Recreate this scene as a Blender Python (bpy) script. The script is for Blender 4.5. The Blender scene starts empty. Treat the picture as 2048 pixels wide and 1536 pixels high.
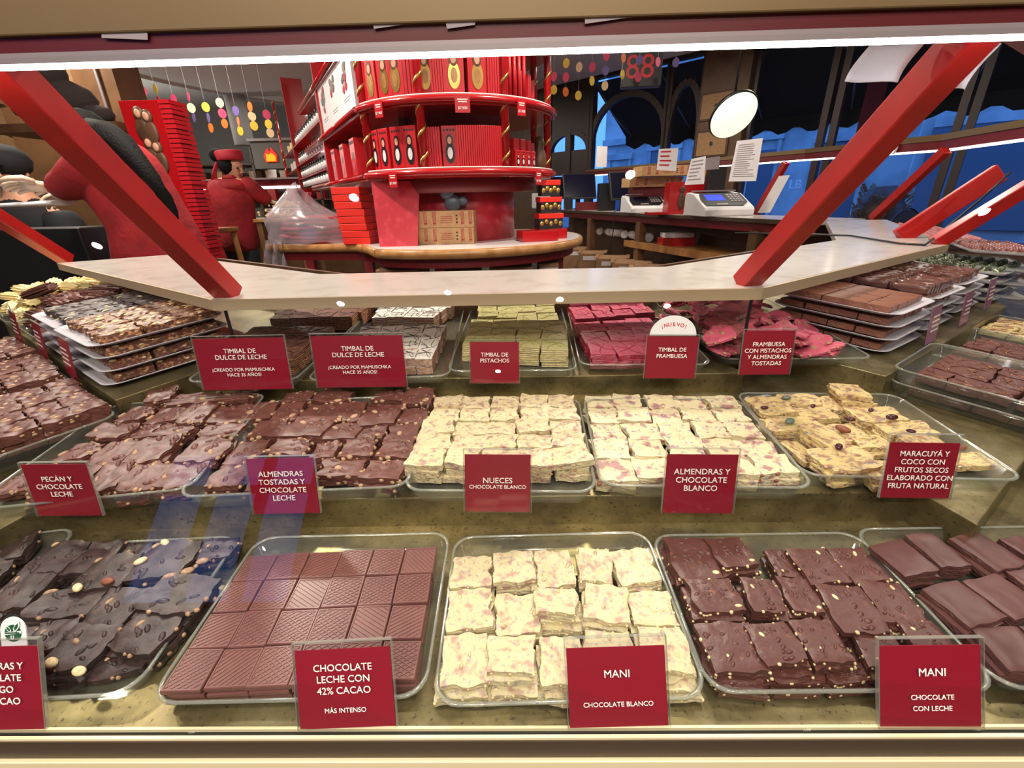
import bpy, math, random
from mathutils import Matrix, Vector, noise
C = bpy.context; D = bpy.data; SC = C.scene; COL = SC.collection
random.seed(7)
# ---------------------------------------------------------------- camera, world, exposure
FPX, PITCH, YAW, ROLL = 890.0, 22.8, 1.1, -1.4          # focal length in pixels of the 2048 x 1536 frame
EYE = Vector((0, 0, 1.2))
cam_data = D.cameras.new('camera'); cam = D.objects.new('camera', cam_data); COL.objects.link(cam)
cam_data.sensor_width = 36; cam_data.lens = 36 * FPX / 2048; cam_data.clip_start = .02; cam_data.clip_end = 200
CR = Matrix.Rotation(math.radians(YAW), 3, 'Z') @ Matrix.Rotation(math.radians(90 - PITCH), 3, 'X') @ Matrix.Rotation(math.radians(ROLL), 3, 'Z')
cam.matrix_world = Matrix.Translation(EYE) @ CR.to_4x4()
SC.camera = cam
SC.view_settings.view_transform = 'Standard'; SC.view_settings.look = 'None'
SC.view_settings.exposure = -0.1; SC.view_settings.gamma = 1
W = D.worlds.new('world'); SC.world = W; W.use_nodes = True
W.node_tree.nodes['Background'].inputs[0].default_value = (.10, .30, .92, 1)
W.node_tree.nodes['Background'].inputs[1].default_value = 2.6
cy = SC.cycles
cy.max_bounces = 7; cy.diffuse_bounces = 3; cy.glossy_bounces = 3; cy.transmission_bounces = 4; cy.transparent_max_bounces = 24
cy.caustics_reflective = False; cy.caustics_refractive = False; cy.sample_clamp_indirect = 4; cy.use_denoising = True
LEDSTR = 26.0
LAMPW = 20.0

# ---------------------------------------------------------------- pixel rays of the photograph
def ray(px, py): return CR @ Vector((px - 1024, 768 - py, -FPX))
def P(px, py, z):
    d = ray(px, py); return EYE + d * ((z - EYE.z) / d.z)
def Q(px, py, y):
    d = ray(px, py); return EYE + d * (y / d.y)

# ---------------------------------------------------------------- materials
def s2l(c): return tuple(x / 12.92 if x <= .04045 else ((x + .055) / 1.055) ** 2.4 for x in [v / 255 for v in c]) + (1,)
def nodes(name):
    m = D.materials.new(name); m.use_nodes = True; nt = m.node_tree
    return m, nt, nt.nodes['Principled BSDF']
def noise_node(nt, scale, detail=3, rough=.55, coord='Object', dist=0):
    tc = nt.nodes.new('ShaderNodeTexCoord'); n = nt.nodes.new('ShaderNodeTexNoise')
    n.inputs['Scale'].default_value = scale; n.inputs['Detail'].default_value = detail; n.inputs['Roughness'].default_value = rough
    n.inputs['Distortion'].default_value = dist
    oi = nt.nodes.new('ShaderNodeObjectInfo'); ad = nt.nodes.new('ShaderNodeVectorMath'); ad.operation = 'ADD'
    mu = nt.nodes.new('ShaderNodeVectorMath'); mu.operation = 'SCALE'; mu.inputs['Scale'].default_value = 37.0
    cb = nt.nodes.new('ShaderNodeCombineXYZ')
    for k in range(3): nt.links.new(oi.outputs['Random'], cb.inputs[k])
    nt.links.new(cb.outputs[0], mu.inputs[0]); nt.links.new(tc.outputs[coord], ad.inputs[0]); nt.links.new(mu.outputs[0], ad.inputs[1])
    nt.links.new(ad.outputs[0], n.inputs['Vector']); return n
def ramp(nt, src, stops):
    r = nt.nodes.new('ShaderNodeValToRGB'); cr = r.color_ramp
    while len(cr.elements) < len(stops): cr.elements.new(.5)
    for e, (p, c) in zip(cr.elements, stops): e.position = p; e.color = c
    nt.links.new(src, r.inputs[0]); return r
def mat(name, col, rough=.5, metal=0, var=None, bump=None, emit=0, spec=.5, coat=0, alpha=1):
    """var = (scale, other colour, low, high); bump = (scale, strength, distance)"""
    m, nt, b = nodes(name)
    c = s2l(col); b.inputs['Base Color'].default_value = c
    b.inputs['Roughness'].default_value = rough; b.inputs['Metallic'].default_value = metal
    b.inputs['Specular IOR Level'].default_value = spec; b.inputs['Coat Weight'].default_value = coat
    if var:
        n = noise_node(nt, var[0], 4); r = ramp(nt, n.outputs['Fac'], [(var[2], c), (var[3], s2l(var[1]))])
        nt.links.new(r.outputs[0], b.inputs['Base Color'])
    if bump:
        n = noise_node(nt, bump[0], 4); bp = nt.nodes.new('ShaderNodeBump')
        bp.inputs['Strength'].default_value = bump[1]; bp.inputs['Distance'].default_value = bump[2]
        nt.links.new(n.outputs['Fac'], bp.inputs['Height']); nt.links.new(bp.outputs[0], b.inputs['Normal'])
    if emit:
        b.inputs['Emission Color'].default_value = c; b.inputs['Emission Strength'].default_value = emit
    return m
def clear(name, tint, gloss=.12, rough=.05, haze=0, hazecol=(225, 225, 220), edge=1):
    """clear plastic or glass: see-through with mirror gloss growing towards grazing, and a little milky haze"""
    m, nt, b = nodes(name); nt.nodes.remove(b); out = nt.nodes['Material Output']
    t = nt.nodes.new('ShaderNodeBsdfTransparent'); t.inputs[0].default_value = s2l(tint)
    g = nt.nodes.new('ShaderNodeBsdfGlossy'); g.inputs['Roughness'].default_value = rough
    lw = nt.nodes.new('ShaderNodeLayerWeight'); lw.inputs['Blend'].default_value = .5
    pw = nt.nodes.new('ShaderNodeMath'); pw.operation = 'POWER'; pw.inputs[1].default_value = 4.5
    mm = nt.nodes.new('ShaderNodeMath'); mm.operation = 'MULTIPLY'; mm.inputs[1].default_value = edge
    ma = nt.nodes.new('ShaderNodeMath'); ma.operation = 'ADD'; ma.inputs[1].default_value = gloss; ma.use_clamp = True
    nt.links.new(lw.outputs['Facing'], pw.inputs[0]); nt.links.new(pw.outputs[0], mm.inputs[0]); nt.links.new(mm.outputs[0], ma.inputs[0])
    x = nt.nodes.new('ShaderNodeMixShader'); nt.links.new(ma.outputs[0], x.inputs[0]); nt.links.new(t.outputs[0], x.inputs[1]); nt.links.new(g.outputs[0], x.inputs[2])
    if haze:
        d = nt.nodes.new('ShaderNodeBsdfDiffuse'); d.inputs[0].default_value = s2l(hazecol)
        y = nt.nodes.new('ShaderNodeMixShader'); y.inputs[0].default_value = haze
        nt.links.new(x.outputs[0], y.inputs[1]); nt.links.new(d.outputs[0], y.inputs[2]); x = y
    nt.links.new(x.outputs[0], out.inputs[0]); return m
def speck(name, col, spots, scale, lo, hi, rough=.45, bump=.25):
    """chocolate with soft coloured patches of nuts lying just under the surface"""
    m, nt, b = nodes(name)
    n = noise_node(nt, scale, 2, .5); n2 = noise_node(nt, scale * 2.3, 2, .6)
    r = ramp(nt, n.outputs['Fac'], [(lo, s2l(col)), (hi, s2l(spots[0]))]); r2 = ramp(nt, n2.outputs['Fac'], [(lo + .02, (0, 0, 0, 1)), (hi + .04, (1, 1, 1, 1))])
    mx = nt.nodes.new('ShaderNodeMix'); mx.data_type = 'RGBA'
    nt.links.new(r2.outputs[0], mx.inputs['Factor']); nt.links.new(r.outputs[0], mx.inputs[6]); mx.inputs[7].default_value = s2l(spots[1])
    nt.links.new(mx.outputs[2], b.inputs['Base Color']); b.inputs['Roughness'].default_value = rough
    bp = nt.nodes.new('ShaderNodeBump'); bp.inputs['Strength'].default_value = bump; bp.inputs['Distance'].default_value = .002
    n3 = noise_node(nt, 130, 3); nt.links.new(n3.outputs['Fac'], bp.inputs['Height']); nt.links.new(bp.outputs[0], b.inputs['Normal'])
    b.inputs['Subsurface Weight'].default_value = 0
    return m
M = {}
M['milk'] = mat('milk_chocolate', (90, 50, 43), .45, var=(60, (114, 70, 60), .4, .75), bump=(90, .35, .002))
M['plainmilk'] = mat('smooth_milk_chocolate', (86, 52, 50), .4, var=(25, (96, 60, 57), .35, .7), bump=(160, .12, .001))
M['milkflat'] = mat('plain_milk_chocolate', (112, 70, 66), .36, var=(25, (122, 78, 72), .35, .7), bump=(160, .12, .001))
M['peanutmilk'] = mat('peanut_milk_chocolate', (84, 46, 41), .38, var=(110, (126, 76, 58), .6, .76), bump=(120, .4, .002))
M['dark'] = mat('dark_chocolate', (46, 32, 31), .46, var=(40, (74, 54, 52), .4, .75), bump=(70, .35, .002))
M['timbal'] = mat('brown_wafer_cake', (112, 74, 62), .45, var=(50, (126, 86, 72), .35, .7), bump=(80, .2, .002))
M['white_peanut'] = speck('white_chocolate_peanut', (202, 188, 148), ((172, 136, 120), (160, 146, 146)), 60, .53, .68)
M['white_walnut'] = speck('white_chocolate_walnut', (204, 188, 148), ((156, 120, 108), (150, 132, 124)), 75, .52, .68)
M['white_almond'] = speck('white_chocolate_almond', (208, 194, 156), ((160, 118, 114), (142, 126, 140)), 42, .56, .66)
M['passion'] = speck('passion_fruit_chocolate', (206, 180, 124), ((160, 120, 92), (120, 112, 118)), 62, .53, .64)
M['pistachio'] = mat('pistachio_chocolate', (186, 174, 124), .5, var=(60, (160, 158, 96), .45, .75), bump=(80, .25, .002))
M['pistwafer'] = mat('pistachio_wafer_layers', (196, 178, 130), .6, var=(90, (140, 124, 80), .45, .7))
M['raspberry'] = mat('raspberry_chocolate', (184, 78, 100), .5, var=(60, (198, 98, 116), .4, .75), bump=(80, .3, .002))
M['raspdark'] = mat('raspberry_drizzle', (150, 24, 50), .4)
M['drizzle'] = mat('dark_drizzle', (52, 34, 30), .35)
M['greendrizzle'] = mat('green_drizzle', (146, 150, 70), .4)
M['whitetop'] = mat('white_icing', (236, 230, 222), .4, bump=(60, .15, .001))
M['wafer'] = mat('wafer_filling', (178, 128, 92), .6, var=(120, (110, 62, 44), .45, .62))
M['nut'] = mat('bare_nut', (186, 152, 118), .5, var=(150, (140, 98, 70), .4, .7))
M['slabmilk'] = mat('pale_milk_squares', (128, 80, 62), .42, var=(40, (140, 90, 70), .4, .7), bump=(90, .15, .001))
M['nutpale'] = mat('pale_nut', (226, 206, 160), .5, var=(150, (190, 150, 100), .5, .7))
M['almondskin'] = mat('almond_skin', (124, 66, 46), .55, var=(200, (150, 90, 62), .4, .7))
M['cranberry'] = mat('dried_cranberry', (66, 20, 34), .3)
M['pumpkin'] = mat('pumpkin_seed', (96, 112, 104), .4)
M['caramelnut'] = mat('caramel_nuts', (98, 58, 44), .34, var=(140, (204, 152, 104), .50, .66), bump=(150, .8, .004))
M['truffle'] = mat('truffle_coating', (98, 60, 52), .3, bump=(60, .3, .003))
M['tray'] = clear('clear_acrylic', (246, 247, 242), .03, .06, haze=.035, edge=.55)
M['trayrim'] = clear('acrylic_rim', (238, 240, 232), .10, .12, haze=.13, hazecol=(236, 238, 230))
M['sheet'] = clear('milky_plastic_sheet', (236, 236, 240), .06, .25, haze=.66, hazecol=(216, 210, 218))
M['holder'] = clear('clear_holder_plastic', (248, 248, 249), .03, .06, haze=.0, edge=.35)
M['glass'] = clear('front_glass', (251, 252, 251), .022, .0, edge=.5)
M['bagfilm'] = clear('crinkled_plastic_film', (226, 222, 228), .10, .18, haze=.24, hazecol=(210, 196, 204))
def brass():
    m, nt, b = nodes('worn_brass_sheet')
    n = noise_node(nt, 9, 6, .65); r = ramp(nt, n.outputs['Fac'], [(.30, s2l((92, 82, 56))), (.55, s2l((144, 130, 92))), (.75, s2l((182, 170, 134)))])
    n2 = noise_node(nt, 160, 3); r2 = ramp(nt, n2.outputs['Fac'], [(.30, s2l((60, 48, 28))), (.40, (1, 1, 1, 1))])
    mx = nt.nodes.new('ShaderNodeMix'); mx.data_type = 'RGBA'; mx.blend_type = 'MULTIPLY'; mx.inputs['Factor'].default_value = .6
    nt.links.new(r.outputs[0], mx.inputs[6]); nt.links.new(r2.outputs[0], mx.inputs[7]); nt.links.new(mx.outputs[2], b.inputs['Base Color'])
    b.inputs['Metallic'].default_value = .75; b.inputs['Roughness'].default_value = .34
    bp = nt.nodes.new('ShaderNodeBump'); bp.inputs['Strength'].default_value = .15; bp.inputs['Distance'].default_value = .003
    nt.links.new(n.outputs['Fac'], bp.inputs['Height']); nt.links.new(bp.outputs[0], b.inputs['Normal']); return m
M['brass'] = brass()
M['brasstrim'] = mat('brushed_bronze_trim', (74, 59, 44), .45, .3, bump=(200, .05, .001))
M['palebrass'] = mat('pale_gold_trim', (236, 222, 182), .4, .1)
M['edge'] = mat('worktop_edge_trim', (168, 148, 120), .4, .1)
M['pistnut'] = mat('pistachio_bits', (168, 144, 96), .5, var=(150, (120, 100, 60), .4, .7))
M['tan'] = mat('tan_fascia', (120, 98, 66), .4, .3)
M['marble'] = mat('veined_worktop', (196, 189, 182), .18, var=(14, (178, 168, 160), .5, .75), bump=(30, .02, .001))
M['redpaint'] = mat('red_painted_steel', (172, 24, 20), .34, var=(8, (156, 20, 20), .4, .7))
M['redgloss'] = mat('red_lacquer', (172, 14, 22), .24, coat=.3)
M['reddark'] = mat('dark_red_panel', (110, 14, 24), .45)
M['redband'] = mat('dark_red_band', (84, 6, 16), .4)
M['redbox'] = mat('red_card_box', (190, 22, 34), .4)
M['redbright'] = mat('orange_red_card', (226, 40, 26), .45)
M['redmarble'] = mat('red_mottled_panel', (176, 34, 48), .3, var=(20, (198, 62, 78), .5, .75))
M['card'] = mat('red_sign_card', (150, 8, 38), .5)
M['cardglare'] = mat('mauve_glare_card', (164, 112, 140), .4)  # red card with the glass reflection's mauve put into its colour
M['ink'] = mat('white_print', (240, 228, 222), .5)
M['blackink'] = mat('black_print', (28, 26, 28), .5)
M['redink'] = mat('red_print', (190, 24, 50), .5)
M['greenink'] = mat('green_print', (20, 82, 46), .5)
M['white'] = mat('white_plastic', (226, 224, 226), .35)
M['paper'] = mat('white_paper', (224, 218, 220), .6)
M['greypaper'] = mat('grey_paper', (150, 138, 142), .6)
M['black'] = mat('black_plastic', (22, 22, 25), .4)
M['cloth_black'] = mat('black_cloth', (20, 20, 24), .85)
M['grey'] = mat('grey_profile', (150, 138, 140), .4, .3)
M['gold'] = mat('gold_ribbon', (206, 166, 92), .28, .8)
M['wood'] = mat('varnished_wood_edge', (176, 128, 78), .3, var=(16, (146, 98, 54), .4, .7))
M['wooddark'] = mat('dark_wood', (92, 62, 40), .45, var=(10, (70, 46, 30), .4, .7))
M['woodpanel'] = mat('brown_wood_panel', (112, 78, 50), .45, var=(6, (90, 62, 40), .4, .7))
M['kraft'] = mat('kraft_card', (190, 148, 104), .65, var=(30, (174, 130, 88), .4, .7))
M['carton'] = mat('brown_carton', (156, 118, 84), .7, var=(10, (134, 98, 70), .4, .7))
M['laminate'] = mat('white_laminate', (232, 230, 228), .14)
M['coat'] = mat('red_cotton_coat', (152, 17, 28), .85, var=(9, (120, 12, 20), .4, .7), bump=(7, .35, .05))
M['cap'] = mat('crimson_cap', (170, 24, 46), .7)
M['skin'] = mat('skin', (206, 150, 122), .5)
M['glove'] = mat('pale_glove', (214, 190, 168), .4)
M['hair'] = mat('black_hair', (12, 10, 11), .75, bump=(90, .6, .01), spec=.15)
M['ceil'] = mat('grey_ceiling_paint', (176, 174, 174), .8)
M['soffit'] = mat('pale_soffit', (236, 234, 238), .7)
M['wallgrey'] = mat('grey_wall', (112, 110, 108), .8)
M['wallwood'] = M['woodpanel']
M['floor'] = mat('shop_floor', (96, 84, 74), .4, var=(3, (80, 70, 62), .4, .7))
M['frame'] = mat('dark_wood_frame', (54, 36, 34), .4)
M['awning'] = mat('navy_awning', (16, 20, 30), .8)
M['stone'] = mat('pale_stone_facade', (206, 206, 204), .8, var=(1.2, (160, 160, 162), .4, .7))
M['stonedark'] = mat('dim_shop_window', (104, 112, 126), .3)
M['street'] = mat('asphalt', (110, 110, 112), .8)
M['winpane'] = clear('window_pane', (240, 244, 248), .0, .0, edge=.6)
M['carpaint'] = mat('pale_car_paint', (176, 186, 196), .2, .2, coat=.5)
M['screen'] = mat('monitor_screen', (14, 14, 40), .15)
M['bluelcd'] = mat('blue_display', (40, 60, 255), .3, emit=1.6)
M['redlcd'] = mat('red_led_digits', (190, 16, 30), .4, emit=.22)
M['plush'] = mat('dark_plush', (38, 28, 27), .95, bump=(60, .5, .01))
M['maroon'] = mat('maroon_banner_cloth', (96, 14, 44), .8)
M['led'] = mat('white_led_strip', (255, 246, 248), .5, emit=LEDSTR)
M['ledfill'] = mat('fill_led_strip', (255, 240, 226), .5, emit=5)
M['ledfar'] = mat('far_led_strip', (255, 240, 236), .5, emit=7)
M['glowface'] = mat('glowing_face', (250, 255, 226), .5, emit=1.1)
M['flame'] = mat('lit_orange_sign', (255, 160, 20), .5, emit=1.2)
M['flamered'] = mat('lit_red_sign', (230, 40, 20), .5, emit=1.0)
M['bottle'] = mat('white_bottle_label', (226, 226, 228), .4)
M['bonbon'] = mat('glossy_bonbon', (120, 66, 62), .16, coat=.5)
M['bonbongreen'] = mat('green_bonbon', (70, 76, 56), .2, coat=.5, var=(120, (170, 180, 150), .5, .62))
M['bonbonpink'] = mat('rosy_bonbon', (170, 100, 104), .18, coat=.5)
M['popcorn'] = mat('cream_chocolate_bits', (238, 218, 160), .5)
for k, c in dict(dy=(226, 190, 60), do=(230, 116, 50), dp=(214, 70, 110), dv=(110, 96, 160), dc=(236, 206, 160)).items(): M[k] = mat('garland_' + k, c, .6)

# ---------------------------------------------------------------- mesh helpers
class MB:
    def __init__(s): s.v = []; s.f = []; s.m = []; s.s = []
    def add(s, vs, fs, m=0, sm=False):
        o = len(s.v); s.v += [tuple(p) for p in vs]
        for f in fs: s.f.append([o + i for i in f]); s.m.append(m); s.s.append(sm)
        return s
    def box(s, c, d, m=0, rz=0, X=None):
        hx, hy, hz = d[0] / 2, d[1] / 2, d[2] / 2; R = Matrix.Rotation(rz, 3, 'Z'); c = Vector(c)
        vs = [c + R @ Vector((x, y, z)) for z in (-hz, hz) for x, y in ((-hx, -hy), (hx, -hy), (hx, hy), (-hx, hy))]
        if X is not None: vs = [X @ p for p in vs]
        return s.add(vs, [(3, 2, 1, 0), (4, 5, 6, 7), (0, 1, 5, 4), (1, 2, 6, 5), (2, 3, 7, 6), (3, 0, 4, 7)], m)
    def bar(s, p, q, w, h, m=0, up=(0, 0, 1)):
        p, q = Vector(p), Vector(q); t = (q - p).normalized(); a = t.cross(Vector(up)).normalized(); b = a.cross(t)
        vs = [e + a * x * w / 2 + b * y * h / 2 for e in (p, q) for x, y in ((-1, -1), (1, -1), (1, 1), (-1, 1))]
        return s.add(vs, [(3, 2, 1, 0), (4, 5, 6, 7), (0, 1, 5, 4), (1, 2, 6, 5), (2, 3, 7, 6), (3, 0, 4, 7)], m)
    def prism(s, poly, z0, z1, m=0, mt=None, sm=False):
        n = len(poly); z0 = z0 if hasattr(z0, '__len__') else [z0] * n; z1 = z1 if hasattr(z1, '__len__') else [z1] * n
        vs = [(p[0], p[1], z0[i]) for i, p in enumerate(poly)] + [(p[0], p[1], z1[i]) for i, p in enumerate(poly)]
        a = sum(poly[i][0] * poly[(i + 1) % n][1] - poly[(i + 1) % n][0] * poly[i][1] for i in range(n))
        side = [(i, (i + 1) % n, n + (i + 1) % n, n + i) for i in range(n)]; top = [tuple(range(n, 2 * n))]; bot = [tuple(range(n - 1, -1, -1))]
        if a < 0: side = [f[::-1] for f in side]; top = [top[0][::-1]]; bot = [bot[0][::-1]]
        o = len(s.v); s.v += vs
        for fs, mm, ss in ((side, m, sm), (bot, m, False), (top, m if mt is None else mt, False)):
            for f in fs: s.f.append([o + i for i in f]); s.m.append(mm); s.s.append(ss)
        return s
    def loft(s, rings, m=0, cap=(True, True), sm=True, closed=True):
        n = len(rings[0]); vs = [p for r in rings for p in r]; fs = []
        for k in range(len(rings) - 1):
            for i in range(n if closed else n - 1):
                j = (i + 1) % n; fs.append((k * n + i, k * n + j, (k + 1) * n + j, (k + 1) * n + i))
        s.add(vs, fs, m, sm); o = len(s.v) - len(vs)
        if cap[0]: s.f.append([o + i for i in range(n - 1, -1, -1)]); s.m.append(m); s.s.append(False)
        if cap[1]: s.f.append([o + (len(rings) - 1) * n + i for i in range(n)]); s.m.append(m); s.s.append(False)
        return s
    def sweep(s, path, rad, n=10, m=0, up=(0, 0, 1), sm=True, cap=(True, True)):
        """path of points, rad a number, or per point a number or (across, along up)"""
        path = [Vector(p) for p in path]; L = len(path); rings = []
        for i, p in enumerate(path):
            t = (path[min(i + 1, L - 1)] - path[max(i - 1, 0)]).normalized(); u = Vector(up)
            if abs(t.dot(u)) > .95: u = Vector((0, 1, 0)) if abs(t.y) < .9 else Vector((1, 0, 0))
            a = t.cross(u).normalized(); b = a.cross(t).normalized()
            r = rad[i] if hasattr(rad, '__len__') else rad; ra, rb = r if hasattr(r, '__len__') else (r, r)
            rings.append([p + a * math.cos(2 * math.pi * k / n) * ra + b * math.sin(2 * math.pi * k / n) * rb for k in range(n)])
        return s.loft(rings, m, cap, sm)
    def lathe(s, prof, c=(0, 0, 0), n=20, m=0, sm=True, X=None):
        c = Vector(c); rings = [[c + Vector((r * math.cos(2 * math.pi * k / n), r * math.sin(2 * math.pi * k / n), z)) for k in range(n)] for r, z in prof]
        if X is not None: rings = [[X @ p for p in r] for r in rings]
        return s.loft(rings, m, (True, True), sm)
    def ell(s, c, r, n=10, m=0, R=None, k=6):
        c = Vector(c); R = R or Matrix.Identity(3); rings = []
        for j in range(k + 1):
            th = -math.pi / 2 + math.pi * j / k; cr = max(math.cos(th), .02)
            rings.append([c + R @ Vector((r[0] * cr * math.cos(2 * math.pi * i / n), r[1] * cr * math.sin(2 * math.pi * i / n), r[2] * math.sin(th))) for i in range(n)])
        return s.loft(rings, m, (True, True), True)
    def mesh(s, name, mats):
        me = D.meshes.new(name); me.from_pydata(s.v, [], s.f)
        for x in (mats if isinstance(mats, (list, tuple)) else [mats]): me.materials.append(M[x] if isinstance(x, str) else x)
        me.polygons.foreach_set('material_index', s.m); me.polygons.foreach_set('use_smooth', s.s); me.update(); return me
    def build(s, name, mats, parent=None, bev=0, mw=None, sub=0):
        return link(name, s.mesh(name, mats), parent, bev, mw, sub)
def link(name, data, parent=None, bev=0, mw=None, sub=0):
    o = D.objects.new(name, data); COL.objects.link(o)
    if mw is not None: o.matrix_world = mw
    if parent is not None: o.parent = parent
    if bev: b = o.modifiers.new('bevel', 'BEVEL'); b.width = bev; b.segments = 2; b.limit_method = 'ANGLE'
    if sub: x = o.modifiers.new('subdivision', 'SUBSURF'); x.levels = sub; x.render_levels = sub
    return o
def tag(o, label, cat, group=None, kind=None):
    o['label'] = label; o['category'] = cat
    if group: o['group'] = group
    if kind: o['kind'] = kind
    return o
def struct(o): o['kind'] = 'structure'; return o
def thing(name, label, cat, loc=(0, 0, 0), rz=0, group=None, mw=None):
    o = D.objects.new(name, None); COL.objects.link(o); o.empty_display_size = .05
    o.matrix_world = mw if mw is not None else Matrix.Translation(loc) @ Matrix.Rotation(rz, 4, 'Z')
    return tag(o, label, cat, group)
def dup(o, mw, label, group=None, parent=None):
    c = o.copy(); COL.objects.link(c)
    if parent is None: c.matrix_world = mw; c['label'] = label
    else: c.parent = parent
    if group: c['group'] = group
    for ch in list(o.children): dup(ch, None, None, None, c)
    return c
TEXTS = []
def text(parent, s, size, loc, m='ink', bold=.007, align='CENTER', R=None, name='lettering', mw=None, ext=.0002, sp=1.0, lead=1.0):
    cu = D.curves.new(name, 'FONT'); cu.body = s; cu.size = size; cu.align_x = align; cu.align_y = 'CENTER'; cu.bevel_depth = bold * size; cu.bevel_resolution = 0; cu.extrude = ext; TEXTS.append(name)
    cu.resolution_u = 3; cu.space_character = sp; cu.space_line = lead; cu.materials.append(M[m]); o = D.objects.new(name, cu); COL.objects.link(o); TEXTS[-1] = o
    o.matrix_local = mw if mw is not None else Matrix.Translation(loc) @ (R.to_4x4() if R else Matrix.Identity(4))
    if parent is not None: o.parent = parent
    return o
class Fr:
    """a tilted display plane: origin, turn about Z, slope; u runs along it, v up the slope, h above it"""
    def __init__(s, o, yaw, tilt):
        s.o = Vector(o); s.R = Matrix.Rotation(yaw, 3, 'Z') @ Matrix.Rotation(tilt, 3, 'X'); s.ex, s.ey, s.ez = s.R.col[0], s.R.col[1], s.R.col[2]
    def hit(s, px, py, h=0):
        d = ray(px, py); o = s.o + s.ez * h; t = (o - EYE).dot(s.ez) / d.dot(s.ez); p = EYE + d * t - o
        return Vector((p.dot(s.ex), p.dot(s.ey)))
    def pt(s, u, v, h=0): return s.o + s.ex * u + s.ey * v + s.ez * h
    def mw(s, u, v, h=0, rz=0, rx=0, ry=0):
        R = s.R @ Matrix.Rotation(rz, 3, 'Z') @ Matrix.Rotation(rx, 3, 'X') @ Matrix.Rotation(ry, 3, 'Y')
        return Matrix.Translation(s.pt(u, v, h)) @ R.to_4x4()
ORD = ['first', 'second', 'third', 'fourth', 'fifth', 'sixth', 'seventh', 'eighth', 'ninth', 'tenth', 'eleventh', 'twelfth', 'thirteenth', 'fourteenth', 'fifteenth', 'sixteenth', 'seventeenth', 'eighteenth', 'nineteenth', 'twentieth', 'twenty-first', 'twenty-second', 'twenty-third', 'twenty-fourth', 'twenty-fifth', 'twenty-sixth']
def ordl(i, n): return 'leftmost' if i == 0 else 'rightmost' if i == n - 1 else ORD[i] + ' from left'
def rowname(r, n): return 'front row' if r == 0 else 'back row' if r == n - 1 else ORD[r] + ' row'
def rnd(a, b): return random.uniform(a, b)
# ---------------------------------------------------------------- shop lights
def downlight(x, y, z, w, r, label, col=(1, .9, .78)):
    if y < 0: r = .024
    t = thing('ceiling_lamp', label, 'lamp', (x, y, z), group='round ceiling lamps')
    MB().lathe([(r * 1.3, 0), (r * 1.3, -.012), (r * 1.05, -.018), (r * 1.02, -.004), (.001, -.004)], n=20).build('lamp_ring', 'white', t)
    l = D.lights.new('lamp_glow', 'AREA'); l.shape = 'DISK'; l.size = r * 2; l.energy = w; l.color = col
    o = D.objects.new('lamp_glow', l); COL.objects.link(o); o.parent = t; o.location = (0, 0, -.02)
k = 0
for x, y, w in ((-2.4, 1.4, .3), (.1, .5, .22), (2.4, 1.4, .3), (-1.7, 2.3, .9), (.6, 2.2, .7), (-3.6, 3.6, .8), (-3.4, 5.4, .5), (.4, 5.8, .7), (2.6, 4.6, .6), (-5.4, 7.2, .7), (-3.0, 8.6, .7), (-1.3, -1.6, .35), (-.5, -1.5, .35), (.3, -1.6, .35), (1.1, -1.7, .35), (-2.6, -1.0, .3), (2.7, -.9, .3), (-.9, -.7, .3), (.6, -.6, .3), (-.2, -2.6, .35)):  # the two at the far back left are extra, added to light the walls
    downlight(x, y, 2.87, LAMPW * 4 * w, .085, f'round white ceiling lamp, {ORD[k]} of the lamps over the shop'); k += 1
t = thing('fill_globe', 'round white globe lamp hanging at the back wall behind the red tower', 'lamp', (-7.2, 8.8, 2.45)); MB().ell((0, 0, 0), (.11, .11, .11), 18, k=10).build('globe', 'glowface', t); MB().sweep([(0, 0, .1), (0, 0, .8)], .006, 6).build('cord', 'black', t)  # unseen globe added to lift the dark back wall
l = D.lights.new('fill_glow', 'POINT'); l.energy = 170; l.shadow_soft_size = .12; l.color = (1, .93, .85); o = D.objects.new('fill_glow', l); COL.objects.link(o); o.parent = t; o.location = (0, 0, -.13)
# ---------------------------------------------------------------- room shell
ROOM = [(-8, -3.5), (7.2, -3.5), (7.2, 2.9), (.6, 9.5), (-1.9, 12), (-8, 12)]
struct(MB().prism([(-30, -8), (30, -8), (30, 40), (-30, 40)], -.06, -.012).build('floor_street', 'street'))
struct(MB().prism(ROOM, -.01, 0).build('floor', 'floor'))
struct(MB().prism(ROOM, 3.25, 3.35).build('ceiling', 'ceil'))
cs = [(-.5 + 4.9 * math.cos(a), 6.5 + 4.9 * math.sin(a)) for a in [2 * math.pi * i / 72 for i in range(72)] if 6.5 + 4.9 * math.sin(a) < 11.7]
cs = [p for p in cs if p[0] + p[1] < 9.6]
struct(MB().prism(cs, 2.9, 2.96).build('ceiling_soffit', 'soffit'))
struct(MB().sweep([(-.5 + 4.9 * math.cos(a), 6.5 + 4.9 * math.sin(a), 2.9) for a in [math.radians(80 + 4 * i) for i in range(40)]], .03, 6).build('trim_soffit', 'white'))
b = MB()
for x0, x1, z0, z1 in ((-8, -3.8, 0, 3.3), (-2.1, 7.2, 0, 3.3), (-3.8, -2.1, 0, .95), (-3.8, -2.1, 2.5, 3.3)): b.box(((x0 + x1) / 2, -3.55, (z0 + z1) / 2), (x1 - x0, .1, z1 - z0))
struct(b.build('wall_front', 'wallgrey'))
r = struct(D.objects.new('window_8', None)); COL.objects.link(r); b = MB()
for x in (-3.78, -3.2, -2.66, -2.12): b.box((x, -3.55, 1.72), (.07, .12, 1.55))
for z in (.97, 2.05, 2.48): b.box((-2.95, -3.55, z), (1.7, .12, .06))
b.build('window_frame', 'frame', r); MB().box((-2.95, -3.56, 1.72), (1.66, .006, 1.5)).build('window_pane', 'winpane', r)
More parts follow.
